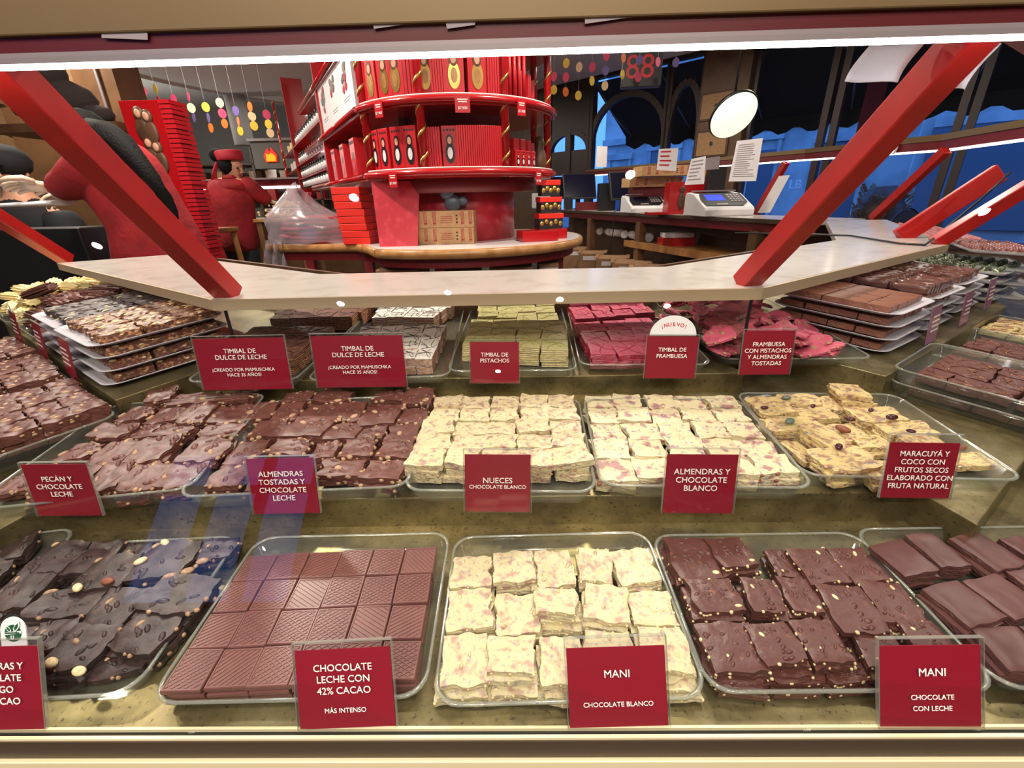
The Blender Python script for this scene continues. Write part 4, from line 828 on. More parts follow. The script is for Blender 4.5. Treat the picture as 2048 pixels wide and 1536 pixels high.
logs(L3, WL_, 'cream_bark_log', (-1.40, .20), .36, .40, 3, 5, 4, 'cream folded bark log', 'cream bark logs', 6)
tray_at(L3.mw(-1.02, .20, .0015), .36, .40, 'clear tray under brown bark logs', .03); tray_at(L3.mw(-1.40, .20, .0015), .38, .42, 'clear tray under cream bark logs', .03)
o = D.objects.new('brown_bark_log', DL[0]); COL.objects.link(o); o.matrix_world = L3.mw(-1.12, .10, .118, .6, .1, -.25); tag(o, 'brown bark log propped on top of cream and brown bark', 'chocolate', 'brown bark logs')
# left middle row: nut block trays
def tq(fr, pts, h): return [fr.hit(x, y, h) for x, y in pts]
for k, (u, lab) in enumerate(((-.22, 'nearer the corner'), (-.57, 'farther from the corner'), (-.92, 'at the far end'))):
    tray_at(L2.mw(u - .02, .072, .0015), .33, .34, f'clear tray of milk nut blocks in angled case, {lab}', .035)
    on_sheet(L2, (u - .02, .072), .045, 4, 6, .30, .33, 'chunk', f'milk nut block on top, tray {lab}', 'milk nut blocks', .97, jit=.006)
    on_sheet(L2, (u - .02, .072), .024, 4, 6, .30, .33, 'chunk', f'milk nut block underneath, tray {lab}', 'milk nut blocks', .97, jit=.006)
# right: stacks of milky trays
sheet_stack(R3, (.505, .205), .29, .315, 4, .033, 'milky tray of milk bar squares', 'milky trays of milk squares')
on_sheet(R3, (.50, .21), .108, 4, 5, .235, .265, 'slab', 'pale milk square on top tray', 'pale milk squares', .975, jit=.0015)
for k in range(3): on_sheet(R3, (.50, .205), .012 + k * .033, 4, 4, .24, .27, 'slab', f'pale milk square, {("lowest", "second", "third")[k]} tray', 'pale milk squares', .95, jit=.002)
sheet_stack(R3, (.82, .22), .30, .33, 4, .031, 'milky tray of chocolate rolls', 'milky trays of rolls')
def roll(seed):
    rr = random.Random(seed); b = MB(); n = 12
    for k in range(2):
        path = [(-.045 + i * .015, (k - .5) * .016, .014 + (k == 1) * .004) for i in range(7)]
        b.sweep(path, [(.011 * rr.uniform(.7, 1.25), .013 * rr.uniform(.72, 1.3)) for _ in path], n)
        b.sweep([(.045, (k - .5) * .016, .018), (.050, (k - .5) * .016, .018)], [(.009, .011), (.006, .007)], n)
    return b.mesh('chocolate_roll', ['truffle'])
RL = [roll(i) for i in range(4)]
def rolls(fr, c, h, nx, ny, w, d, desc, group):
    for j in range(ny):
        for i in range(nx):
            o = D.objects.new('chocolate_roll', RL[random.randrange(4)]); COL.objects.link(o)
            o.matrix_world = fr.mw(c[0] + (i + .5) / nx * w - w / 2 + rnd(-.004, .004), c[1] + (j + .5) / ny * d - d / 2 + rnd(-.003, .003), h, rnd(-.08, .08) + (math.pi / 2), 0, 0)
            tag(o, f'{desc}, {rowname(j, ny)}, {ordl(i, nx)}', 'chocolate', group)
rolls(R3, (.82, .23), .103, 6, 3, .25, .29, 'plump chocolate roll on top tray', 'chocolate rolls')
for k in range(3): rolls(R3, (.82, .225), .012 + k * .031, 6, 3, .25, .29, f'plump chocolate roll, {("lowest", "second", "third")[k]} tray', 'chocolate rolls')
sheet_stack(R3, (1.14, .23), .30, .33, 4, .031, 'milky tray of lumpy bars', 'milky trays of lumpy bars')
on_sheet(R3, (1.14, .25), .103, 2, 6, .25, .30, 'crinkle', 'lumpy chocolate bar on top tray', 'lumpy bars', 1.02)
for k in range(3): on_sheet(R3, (1.14, .245), .012 + k * .031, 2, 6, .25, .30, 'crinkle', f'lumpy chocolate bar, {("lowest", "second", "third")[k]} tray', 'lumpy bars', .98)
# right middle row: stacked clear trays of caramel squares
for z, lab in ((.0015, 'lower'), (.034, 'upper')):
    tray_at(R2.mw(.43, .085, z, .02), .31, .36, f'clear tray of caramel squares next to passion fruit slabs, {lab} of two', .032)
on_sheet(R2, (.42, .085), .042, 3, 5, .24, .28, 'caramel', 'caramel square with orange drizzle, upper tray', 'caramel squares', .94, jit=.006)
on_sheet(R2, (.43, .08), .008, 3, 5, .26, .30, 'caramel', 'caramel square, lower tray', 'caramel squares', .94, jit=.004)
tray_at(R2.mw(.79, .10, .0015), .30, .34, 'clear tray of dark glossy squares beside the caramel trays', .045)
on_sheet(R2, (.78, .10), .018, 3, 4, .24, .27, 'caramel', 'dark glossy square in deep tray', 'dark glossy squares', .92, jit=.008)
tray_at(R2.mw(1.13, .11, .0015), .30, .34, 'clear tray of cream biscuit squares near frame edge', .03)
on_sheet(R2, (1.13, .11), .018, 4, 4, .25, .28, 'biscuit', 'cream biscuit square with brown drizzle', 'cream biscuit squares', .95, jit=.006)
# cards seen from behind on the angled cases
def side_card(fr, u, v, h, w, hh, label, rz=0, round_top=False, lean=-.15, m='card'):
    t = thing('side_sign', label, 'sign', mw=fr.mw(u, v, h, rz, lean), group='side signs')
    MB().box((0, 0, hh / 2), (w, .0012, hh)).build('card', m, t); MB().box((0, -.0005, hh / 2), (w + .004, .004, hh + .006)).build('clear_holder', 'holder', t, .0005)
    MB().box((0, .0, hh + .003), (w + .004, .005, .001)).build('holder_edge', 'trayrim', t)
    for q in range(4): MB().box((0, -.0028, hh * (.35 + .13 * q)), (w * (.6 if q % 2 else .72), .0002, hh * .045)).build('print_line', 'ink', t)
    if round_top: MB().prism([(.02 * math.cos(a), .022 * math.sin(a)) for a in [math.pi * i / 12 for i in range(13)]], -.0005, .0005).build('round_tag', 'white', t, mw=None).matrix_local = Matrix.Translation((0, 0, hh)) @ Matrix.Rotation(math.pi / 2, 4, 'X')
side_card(L3, -.42, -.012, .0, .10, .10, 'red sign before nut topped bars in angled case'); side_card(L3, -.72, -.012, 0, .10, .10, 'red sign before dark nut bars in angled case')
side_card(L3, -1.0, -.02, 0, .10, .10, 'red sign with round white tag before the bark logs', 0, True)
side_card(R3, .60, .02, .005, .085, .10, 'mauve card before the milk squares stack', m='cardglare'); side_card(R3, .90, .02, .005, .085, .10, 'mauve card before the chocolate rolls stack', m='cardglare')
side_card(R3, 1.22, .03, .005, .085, .10, 'mauve card before the lumpy bars stack', m='cardglare')
# round bonbons on the far case
def bonbons(fr, c, w, d, nx, ny, m, desc, group, h=.02, r=.0125):
    me = MB().lathe([(r, 0), (r, .004), (r * .92, .011), (r * .62, .017), (r * .2, .0195), (.0008, .0198)], n=12).mesh('bonbon', [m])
    for j in range(ny):
        for i in range(nx):
            o = D.objects.new('bonbon', me); COL.objects.link(o); o.matrix_world = fr.mw(c[0] + ((i + .5) / nx - .5) * w, c[1] + ((j + .5) / ny - .5) * d, h + .0042)
            tag(o, f'{desc}, {rowname(j, ny)}, {ordl(i, nx)}', 'bonbon', group)
    tray_at(fr.mw(c[0], c[1], h), w + .03, d + .03, f'flat tray under {desc}s', .008, m='sheet')
bonbons(R3, (1.52, .20), .34, .30, 11, 8, 'bonbongreen', 'green dusted bonbon', 'green bonbons', .10)
bonbons(X3, (.28, .02), .40, .20, 12, 6, 'bonbon', 'glossy brown bonbon', 'brown bonbons', .165)
bonbons(X3, (.78, .12), .42, .28, 13, 8, 'bonbonpink', 'rosy bonbon', 'rosy bonbons', .165)
bonbons(X3, (1.36, .14), .50, .28, 15, 8, 'bonbonpink', 'small rosy truffle', 'rosy truffles', .165)
for k in range(3): tray_at(R3.mw(1.52, .20, .005 + .032 * k), .38, .33, f'flat tray below green dusted bonbons, {("lowest", "middle", "upper")[k]}', .012, m='sheet')
for k in range(3): tray_at(X3.mw(.28, .02, .005 + .05 * k), .42, .22, f'flat tray below brown bonbons, {("lowest", "middle", "upper")[k]}', .012, m='sheet')
# cable and red box-section bar lying on the angled worktop
c0 = [P(1470, 466, 1.004), P(1600, 468, 1.006), P(1700, 471, 1.006), P(1800, 487, 1.006), P(1850, 490, 1.006), Q(1885, 462, 1.86), Q(1960, 400, 1.86), Q(2020, 345, 1.86)]
tag(MB().sweep(c0, .004, 8).build('power_cable', 'black'), 'black cable lying across the angled worktop', 'cable')
MB_ = MB().bar(P(1797, 476, 1.0), Q(2000, 345, 2.0), .075, .03, up=(0, -1, .3)); tag(MB_.build('red_bar', 'redpaint', None, .004), 'bright red bar leaning on the worktop beside the post', 'bar')
# notes taped on the canopy band and papers hanging from it
for k, q in enumerate((((203, 55), (295, 52), (296, 80), (204, 76)), ((744, 34), (834, 32), (830, 46), (748, 58)), ((890, 33), (952, 31), (950, 50), (894, 58)), ((1168, 16), (1270, 12), (1266, 34), (1170, 48)))):
    c = [Q(x, y, .656) for x, y in q]; n = (c[1] - c[0]).cross(c[3] - c[0]).normalized() * .0006
    m = MB().add([p for p in c] + [p - n for p in c], [(0, 1, 2, 3), (7, 6, 5, 4), (0, 4, 5, 1), (1, 5, 6, 2), (2, 6, 7, 3), (3, 7, 4, 0)])
    tag(m.build('paper_note', 'greypaper'), f'dim paper note taped to dark red canopy band, {ordl(k, 4)}', 'note', 'canopy notes')  # the grey carries the shade under the canopy
for k, q in enumerate((((1742, 88), (1850, 84), (1802, 163), (1697, 160)), ((1958, 90), (2000, 88), (1937, 178), (1893, 170)))):
    a = [Q(x, y, .74) for x, y in q]; rows = []
    for i in range(7):
        f = i / 6; rows.append([a[0].lerp(a[3], f).lerp(a[1].lerp(a[2], f), g / 6) + Vector((0, .012 * math.sin(f * 2.4) + .006 * math.sin(g), 0)) for g in range(7)])
    b = MB(); b.loft(rows, 0, (False, False), True, False); o = b.build('hanging_paper', 'paper'); x = o.modifiers.new('solid', 'SOLIDIFY'); x.thickness = .0006
    tag(o, f'white paper hanging from the canopy {("left", "right")[k]} of the red post', 'paper', 'hanging papers')
# ---------------------------------------------------------------- central island shelf
EC = Vector((-.38, 3.22, 0)); ER = .61; S1, S2, S3 = 1.35, 1.683, 2.03
WA0 = Vector((-.868, 2.854, 0)); WD = Vector((-.5, .866, 0)); WNI = Vector((.866, .5, 0))
def pol(a, r=ER, z=0): return Vector((EC.x + r * math.cos(math.radians(a)), EC.y + r * math.sin(math.radians(a)), z))
def circ_angle(px, r, py=300):
    d = ray(px, py); d = Vector((d.x, d.y, 0)).normalized(); o = Vector((0, 0, 0)) - EC; o.z = 0; b = o.dot(d); c = o.length_squared - r * r; disc_ = b * b - c
    if disc_ < 0: p = d * -b + Vector((0, 0, 0))
    else: p = d * (-b - math.sqrt(disc_))
    return math.degrees(math.atan2(p.y - EC.y, p.x - EC.x))
def wall_t(px, py=350, off=0):
    d = ray(px, py); a = WA0 + WNI * off; den = d.x * WD.y - d.y * WD.x
    k = (a.x * WD.y - a.y * WD.x) / den; p = Vector((d.x * k, d.y * k, 0)); return (p - a).dot(WD)
isl = thing('island_shelf', 'red lacquered island shelf with gold spiralled posts on the round table', 'shelf', (EC.x, EC.y, 0)); II = Matrix.Translation((-EC.x, -EC.y, 0))
def ipart(mb, name, m, bev=0, parent=None): o = mb.build(name, m, parent or isl, bev); o.matrix_local = II if parent is None else Matrix.Identity(4); return o
def outline(grow=0, ins=0):
    pts = [pol(a, ER + grow) for a in range(217, 420, 7)]
    pts += [Vector((-1.0, 5.2, 0)), WA0 + WD * 2.5 - WNI * grow, WA0 - WNI * grow]
    return [(p.x, p.y) for p in pts][::1]
LB = [0] + [wall_t(x) for x in (657, 596, 574)]
for z, nm in ((S1, 'lower_shelf'), (S2, 'middle_shelf'), (S3, 'upper_shelf')):
    ipart(MB().prism(outline(), z - .045, z), nm, 'redgloss', .006)
    path = [pol(a, ER + .012, z - .02) for a in range(216, 372, 6)]; tr = MB().sweep([WA0 + WD * 2.45 + Vector((0, 0, z - .02)), WA0 + Vector((-.01, -.01, z - .02))] + path, .017, 8)
    ipart(tr, 'shelf_lip', 'redgloss')
    tp = MB().sweep([pol(a, ER + .004, z + .001) for a in range(220, 372, 6)], (.006, .003), 6) if False else MB().sweep([pol(a, ER + .002, z + .002) for a in range(220, 372, 6)], .004, 6)
    ipart(tp, 'white_edge', 'whitetop')
ipart(MB().lathe([(.34, S1), (.34, S3 + .5)], (EC.x, EC.y, 0), 24), 'core_panel', 'reddark')
c = [WA0 + WNI * .22, WA0 + WD * 2.5 + WNI * .22, WA0 + WD * 2.5 + WNI * .26, WA0 + WNI * .26]
ipart(MB().prism([(p.x, p.y) for p in c], S1, S3 + .5), 'side_back_panel', 'reddark')
def candy_post(p, z0=S1 - .04, z1=2.5, r=.022):
    x = MB().sweep([p + Vector((0, 0, z0)), p + Vector((0, 0, z1))], r, 14); po = ipart(x, 'spiral_post', 'redgloss')
    st = MB(); n = 150; turns = (z1 - z0) / .12
    rb = []
    for i in range(n + 1):
        a = 2 * math.pi * turns * i / n; z = z0 + (z1 - z0) * i / n; rr = r + .0012
        rb.append([p + Vector((rr * math.cos(a), rr * math.sin(a), z + dz)) for dz in (-.009, .009)])
    st.loft(rb, 0, (False, False), True, False); g = st.build('gold_stripe', 'gold', po); s = g.modifiers.new('solid', 'SOLIDIFY'); s.thickness = .002
for px in (738, 847, 1011): candy_post(pol(circ_angle(px, ER - .025), ER - .025))
candy_post(pol(5, ER - .025)); candy_post(pol(30, ER - .025))
candy_post(WA0 + WD * LB[3], r=.016)
for k in (1, 2):
    p = WA0 + WD * LB[k]; q = p + WNI * .22
    ipart(MB().prism([((p + WD * -.02).x, (p + WD * -.02).y), ((p + WD * .02).x, (p + WD * .02).y), ((q + WD * .02).x, (q + WD * .02).y), ((q + WD * -.02).x, (q + WD * -.02).y)], S1 - .04, 2.5), 'upright', 'redgloss')
# extra narrow shelves of the bottle bay
for z in (1.455, 1.60, 1.80):
    a, b_ = WA0 + WD * LB[1], WA0 + WD * LB[2]; q = [a, b_, b_ + WNI * .22, a + WNI * .22]
    ipart(MB().prism([(p.x, p.y) for p in q], z - .012, z), 'bottle_shelf', 'redgloss')
for z in (1.58, 1.8):
    a, b_ = WA0 + WD * LB[2], WA0 + WD * LB[3]; q = [a, b_, b_ + WNI * .2, a + WNI * .2]
    ipart(MB().prism([(p.x, p.y) for p in q], z - .012, z), 'end_bay_shelf', 'redgloss')
# base drum below the shelf
ipart(MB().lathe([(.36, .95), (.36, S1 - .045)], (EC.x, EC.y + .02, 0), 32), 'base_drum', 'redmarble')
ipart(MB().lathe([(.50, S1 - .12), (.50, S1 - .045)], (EC.x, EC.y + .02, 0), 32), 'drum_collar', 'reddark')
# ---- boxes and books on the round shelves
def face_mw(a, r, z): return Matrix.Translation(pol(a, r, z)) @ Matrix.Rotation(math.radians(a + 90), 4, 'Z')
def doll_box(mw, w, d, h, label, group, style=0):
    t = thing('doll_box', label, 'box', mw=mw, group=group)
    MB().box((0, 0, h / 2), (w, d, h)).build('card_box', 'redbox', t, .002); y = -d / 2 - .0008
    def el(cx, cz, rx, rz_, m, nm, k=1):
        o = MB().prism([(cx + rx * math.cos(a), cz + rz_ * math.sin(a)) for a in [2 * math.pi * i / 18 for i in range(18)]], 0, .0006).build(nm, m, t); o.matrix_local = Matrix.Translation((0, y - .0007 * k, 0)) @ Matrix.Rotation(math.pi / 2, 4, 'X')
    el(0, h * .36, w * .30, h * .25, 'gold' if style == 0 else 'black', 'doll_dress'); el(0, h * .66, w * .22, h * .14, 'wooddark' if style == 0 else 'black', 'doll_scarf'); el(0, h * .655, w * .14, h * .085, 'skin', 'doll_face', 2)
    el(0, h * .36, w * .17, h * .14, 'wood' if style == 0 else 'paper', 'doll_apron', 2)
    m = MB()
    for q in range(4): m.box((w * (-.3 + .2 * q), y, h * .9), (w * .12, .001, h * .05))
    m.build('top_label', 'blackink', t); return t
mid = [(752, .10, .06), (768, .11, .06), (793, .12, .075), (813, .13, .085), (866, .13, .09), (917, .135, .10), (958, .13, .10)]
for k, (px, h, w) in enumerate(mid):
    a = circ_angle(px, ER - .07); doll_box(face_mw(a, ER - .07, S2), .10, .07, .235, f'red box with painted doll on middle shelf, {ordl(k, len(mid))}', 'doll boxes on the middle shelf')
low = [(760, 0), (777, 0), (802, 0), (826, 0), (901, 0)]
for k, (px, _) in enumerate(low):
    a = circ_angle(px, ER - .07); doll_box(face_mw(a, ER - .07, S1), .082, .06, .21 if k < 4 else .2, f'red box with black haired doll on lower shelf, {ordl(k, len(low))}', 'doll boxes on the lower shelf', 1)
def books(z, p0, p1, n, h, label, group, r=ER - .085):
    a0, a1 = circ_angle(p0, r), circ_angle(p1, r)
    if a1 < a0: a1 += 360
    for i in range(n):
        a = a0 + (a1 - a0) * (i + .5) / n; t = tag(MB().box((0, 0, h / 2), ((a1 - a0) / 180 * math.pi * r / n * .93, .12, h)).build('red_book', 'redbox', None, .0015), f'{label}, {ordl(i, n)}', 'book', group); t.matrix_world = face_mw(a, r, z)
books(S2, 877, 902, 6, .22, 'red hardback between doll boxes on middle shelf', 'red books'); books(S2, 972, 1004, 8, .22, 'red hardback by the spiral post on middle shelf', 'red books')
books(S1, 856, 886, 7, .195, 'red hardback beside spiral post on lower shelf', 'red books'); books(S1, 914, 1004, 24, .20, 'red hardback in long lower shelf row', 'red books'); books(S2, 832, 850, 3, .2, 'red hardback behind spiral post', 'red books')
for i in range(4):
    a = circ_angle(1022 + i * 9, ER - .06); t = thing('candy_tube', f'tall red and white tube on middle shelf, {ordl(i, 4)}', 'tube', mw=face_mw(a, ER - .06, S2), group='candy tubes')
    MB().sweep([(0, 0, 0), (0, 0, .24)], .011, 10).build('tube', 'redbox', t); MB().sweep([(0, 0, .24), (0, 0, .30)], .0115, 10).build('striped_cap', 'white', t)
for i in range(4):
    a = circ_angle(1030 + i * 10, ER - .06); doll_box(face_mw(a, ER - .06, S1), .04, .05, .09, f'small red heart box on lower shelf, {ordl(i, 4)}', 'small heart boxes', 1)
for z, n, nm in ((S1 + .1, 4, 'lower'), (S2, 5, 'middle')):
    for i in range(n):
        a = circ_angle(1028 + i * 13, .48) ; t = tag(MB().box((0, 0, .08), (.05, .08, .16)).build('red_carton', 'redbox', None, .002), f'plain red carton at the rear, {nm} shelf, {ordl(i, n)}', 'box', 'plain red cartons'); t.matrix_world = face_mw(a, .46, z if nm == 'middle' else S1)
a = circ_angle(1083, ER - .08); t = thing('bronze_doll', 'bronze wrapped doll figure beside right hand spiral post', 'figurine', mw=face_mw(a, ER - .08, S1))
MB().lathe([(.035, 0), (.045, .03), (.045, .09), (.028, .13), (.034, .16), (.026, .19), (.002, .2)], n=16).build('doll_body', 'wooddark', t)
# ---- left wall of the island: heart boxes, picture bags, bottles
def wmw(t, off, z): return Matrix.Translation(WA0 + WD * t + WNI * off + Vector((0, 0, z))) @ Matrix.Rotation(math.radians(-60), 4, 'Z')
for k in range(3):
    t_ = LB[1] * (.86 - .27 * k); t = thing('heart_box', f'red box with pale heart and hazelnut print, {ordl(k, 3)}', 'box', mw=wmw(t_, .07, S1), group='heart boxes')
    MB().box((0, 0, .11), (.14, .09, .22)).build('card_box', 'redbox', t, .002)
    hp = [(.035 * 16 * math.sin(a) ** 3 / 16, .035 * (13 * math.cos(a) - 5 * math.cos(2 * a) - 2 * math.cos(3 * a) - math.cos(4 * a)) / 16 + .06) for a in [2 * math.pi * i / 28 for i in range(28)]]
    MB().prism(hp, 0, .001).build('heart_print', 'raspberry', t).matrix_local = Matrix.Translation((0, -.0455, 0)) @ Matrix.Rotation(math.pi / 2, 4, 'X')
    MB().box((0, -.0458, .12), (.05, .001, .04)).build('hazelnut_print', 'wooddark', t); m = MB()
    for q in range(4): m.box((-.045 + .03 * q, -.0458, .195), (.02, .001, .018))
    m.build('top_label', 'blackink', t)
for k in range(3):
    t_ = LB[1] * (.835 - .30 * k); t = thing('picture_bag', f'tall white gift box with dark red figure print, {ordl(k, 3)}', 'box', mw=wmw(t_, .05, S2), group='white gift boxes'); ww = LB[1] * .29; rr = random.Random(k)
    MB().box((0, 0, .17), (ww, .07, .34)).build('card_box', 'paper', t, .002)
    for q in range(9): MB().prism([(ww * .09 * math.cos(a) * rr.uniform(.7, 1.3), .022 * math.sin(a) * rr.uniform(.7, 1.3)) for a in [2 * math.pi * i / 9 for i in range(9)]], 0, .001).build('figure_print', ('wooddark', 'cap', 'blackink')[q % 3], t).matrix_local = Matrix.Translation((rr.uniform(-.16, .16) * ww, -.036 - .0002 * q, .2 + rr.uniform(-.06, .07))) @ Matrix.Rotation(math.pi / 2, 4, 'X')
    MB().box((0, -.0355, .09), (ww * .5, .001, .004)).box((0, -.0355, .075), (ww * .4, .001, .004)).build('small_print', 'greypaper', t)
proto = None; bw = LB[2] - LB[1]
def bottle(mw, label, h=.12):
    global proto
    if proto is None:
        proto = thing('small_bottle', label, 'bottle', mw=mw, group='labelled bottles on the island')
        MB().lathe([(.022, 0), (.0255, .004), (.0255, .07), (.010, .092), (.009, .1)], n=10).build('glass_body', 'black', proto); MB().lathe([(.0262, .010), (.0262, .064)], n=10).build('white_label', 'bottle', proto); MB().lathe([(.0105, .090), (.0105, .115), (.001, .116)], n=8).build('cap', 'black', proto)
    else: dup(proto, mw, label)
for r_, (z, n) in enumerate(((S1, 12), (1.455, 12), (1.60, 12), (1.80, 13))):
    for i in range(n):
        bottle(wmw(LB[1] + bw * (.08 + .86 * i / n), .032, z), f'black bottle with white label, {("lowest", "second", "third", "top")[r_]} bottle shelf, {ordl(n - 1 - i, n)}')
for r_, z in enumerate((S1, 1.58, 1.8)):
    for i in range(3):
        t = tag(MB().box((0, 0, .06), (.07, .06, .12)).build('striped_jar', ('wood', 'paper', 'popcorn')[r_], None, .004), f'pale box in the end bay of the island shelf, {("lowest", "middle", "top")[r_]} tier, {ordl(2 - i, 3)}', 'box', 'end bay boxes'); t.matrix_world = wmw(LB[2] + (LB[3] - LB[2]) * (.25 + .27 * i), .08, z)
# price tags on the lips
for k, (px, z) in enumerate(((768, S2), (930, S2), (1043, S2), (780, S1), (1076, S1))):
    a = circ_angle(px, ER + .03); t = thing('price_tag', f'small red price tag on {"middle" if z == S2 else "lower"} shelf lip, {ordl(k if z == S2 else k - 3, 3 if z == S2 else 2)}', 'tag', mw=face_mw(a, ER + .034, z - .05), group='price tags on the island shelf')
    w = .075 if px == 930 else .055; MB().box((0, 0, .0), (w, .003, .075)).build('red_tag', 'redbox', t); MB().box((0, -.002, .02), (w * .7, .0006, .005)).box((0, -.002, .010), (w * .6, .0006, .005)).build('print_line', 'ink', t)
    text(t, '$7.900', .017, (0, -.0022, -.018), 'ink', .02, R=Matrix.Rotation(math.pi / 2, 3, 'X'))
# ---------------------------------------------------------------- round table and what stands on it
TZ = .95; TR = .785; TC = Vector((-.36, 3.2))
tb = thing('island_table', 'round white topped table with wooden rim and red legs', 'table', (TC.x, TC.y, 0)); TI = Matrix.Translation((-TC.x, -TC.y, 0))
po = [(TC.x + TR * math.cos(math.radians(a)), TC.y + TR * math.sin(math.radians(a))) for a in range(-122, 91, 6)]
po += [(-.6, 4.6), (-1.75, 4.6), (-1.62, 2.99), (-1.30, 2.93), (-1.0, 2.88), (-.90, 2.76)]
x = MB().prism(po, TZ - .012, TZ).build('table_top', 'laminate', tb); x.matrix_local = TI
pe = [Vector((p[0], p[1], TZ - .022)) for p in po]; x = MB().sweep(pe + pe[:1], [(.016, .026)] * (len(pe) + 1), 8).build('wooden_rim', 'wood', tb); x.matrix_local = TI
sc = [(TC.x + (p[0] - TC.x) * .94, TC.y + (p[1] - TC.y) * .94) for p in po]; x = MB().prism(sc, TZ - .10, TZ - .03).build('red_apron', 'reddark', tb); x.matrix_local = TI
for px in (632, 860, 745, 1122):
    if px in (632, 745): p = Vector((-1.35 if px == 632 else -.93, 2.98 if px == 632 else 2.86, 0))
    else: a = circ_angle(px, .7); p = pol(a, .70)
    o = MB().box((p.x, p.y, (TZ - .1) / 2), (.05, .05, TZ - .1)).build('leg', 'reddark', tb); o.matrix_local = TI
o = MB().prism(sc, .42, .45).build('lower_board', 'wooddark', tb); o.matrix_local = TI
for k, (px0, px1, txt, yy) in enumerate(((748, 838, '20 AVELLANAS\nVTO 27/08/24', 2.66), (868, 955, 'NUEZ\nVTO 14/08/25', 2.60), (978, 1065, 'ALMENDRAS\nVTO 14/08/25', 2.66), (1078, 1118, '', 2.78))):
    a, b_ = Q(px0, 530, yy), Q(px1, 530, yy); w = b_.x - a.x; t = thing('packing_carton', f'packing carton with white label under round table, {ordl(k, 4)}', 'carton', ((a.x + b_.x) / 2, yy + .16, .45), group='cartons under the round table')
    hh = .37; MB().box((0, 0, hh / 2), (w, .3, hh)).build('carton_body', 'carton', t, .003); MB().box((0, -.151, hh * .62), (w * .92, .001, hh * .62)).build('paper_label', 'paper', t)
    if txt: text(t, txt, .034, (.01, -.153, hh * .74), 'blackink', .03, R=Matrix.Rotation(math.pi / 2, 3, 'X'))
    else:
        m = MB()
        for q in range(7): m.box((0, -.152, hh * (.45 + .06 * q)), (w * .8, .001, .004))
        m.build('print_line', 'greypaper', t)
def kraft(loc, w, d, h, rz, label, group, pale=False):
    t = thing('kraft_box', label, 'box', loc, rz, group); MB().box((0, 0, h / 2), (w, d, h)).build('card_box', 'kraft', t, .003); m = MB(); y = -d / 2 - .001
    for x0 in (-.36, -.20, .30, .44):
        for q in range(3): m.box((w * x0 + (q - 1) * w * .022, y, h * .55), (w * .008, .001, h * .8))
        m.prism([(w * x0 + w * .035 * math.cos(a), 0 + h * .12 * math.sin(a)) for a in [2 * math.pi * i / 10 for i in range(10)]], 0, .001) if False else None
        m.box((w * x0, y, h * .25), (w * .06, .001, h * .05))
    for q in range(4): m.box((w * .02, y, h * (.3 + .12 * q)), (w * .22, .001, h * .02))
    m.build('red_stripe', 'cap', t); m = MB()
    for q in range(3): m.box((w * .2, y, h * (.3 + .2 * q)), (w * .03, .001, h * .09))
    m.build('dark_mark', 'blackink', t); return t
pk = Q(892, 470, 2.74); kraft((pk.x, 2.86, TZ), .33, .2, .092, -.03, 'kraft gift box with red stripes on the round table, lower of two', 'kraft boxes on the table'); kraft((pk.x + .003, 2.86, TZ + .093), .33, .2, .092, -.02, 'kraft gift box with red stripes on the round table, upper of two', 'kraft boxes on the table')
# leaning red panel
c4 = [Q(758, 481, 2.68), Q(834, 478, 2.68), Q(838, 362, 2.80), Q(742, 362, 2.80)]; c4[0].z = c4[1].z = TZ
n = (c4[1] - c4[0]).cross(c4[3] - c4[0]).normalized() * .02
tag(MB().add([p for p in c4] + [p - n for p in c4], [(0, 1, 2, 3), (7, 6, 5, 4), (0, 4, 5, 1), (1, 5, 6, 2), (2, 6, 7, 3), (3, 7, 4, 0)]).build('leaning_board', 'redmarble'), 'mottled red panel leaning against the island base', 'panel')
m = MB(); pk = Q(905, 395, 2.84)
for dx, dz, r in ((-.03, .03, .045), (.0, -.03, .05), (.06, -.02, .03)): m.ell((pk.x + dx, 2.835, pk.z + dz), (r, .02, r), 10)
tag(m.build('dark_ornament', 'stonedark'), 'dark doll shaped ornament behind the kraft gift boxes', 'ornament')
for k in range(8):
    p = Vector((-.985 - .004 * k, 2.98, TZ + .041 * k)); t = tag(MB().box((0, 0, .0195), (.17, .24, .039)).build('flat_red_box', 'redbright', None, .003), f'flat orange red box beside bagged caps, {ORD[k]} from bottom', 'box', 'stack of flat orange boxes'); t.matrix_world = Matrix.Translation(p) @ Matrix.Rotation(-.05 + .03 * math.sin(k * 2), 4, 'Z')
t = tag(MB().box((0, 0, .03), (.22, .16, .06)).build('flat_red_box', 'redgloss', None, .004), 'shiny flat red box at the round table edge', 'box'); t.matrix_world = Matrix.Translation((.12, 2.86, TZ)) @ Matrix.Rotation(.25, 4, 'Z')
for k in range(3):
    t = thing('patterned_box', f'dark floral box with red lid by island base, {("lowest", "middle", "topmost")[k]}', 'box', (.20, 3.02, TZ + .06 + .095 * k), .2, 'floral boxes'); s = 1 - .12 * k
    MB().box((0, 0, .03), (.15 * s, .13 * s, .06)).build('box_body', 'blackink', t); MB().box((0, 0, .075), (.16 * s, .14 * s, .03)).build('red_lid', 'redbright', t, .003); m = MB()
    for q in range(5): m.ell((-.06 * s + .03 * s * q, -.066 * s, .03 + .012 * (q % 2)), (.014, .003, .014), 8)
    m.build('flower_print', 'gold', t)
t = tag(MB().box((0, 0, .03), (.2, .17, .06)).build('clear_topped_box', 'redgloss', None, .004), 'red box under the floral boxes', 'box'); t.matrix_world = Matrix.Translation((.20, 3.02, TZ)) @ Matrix.Rotation(.2, 4, 'Z')
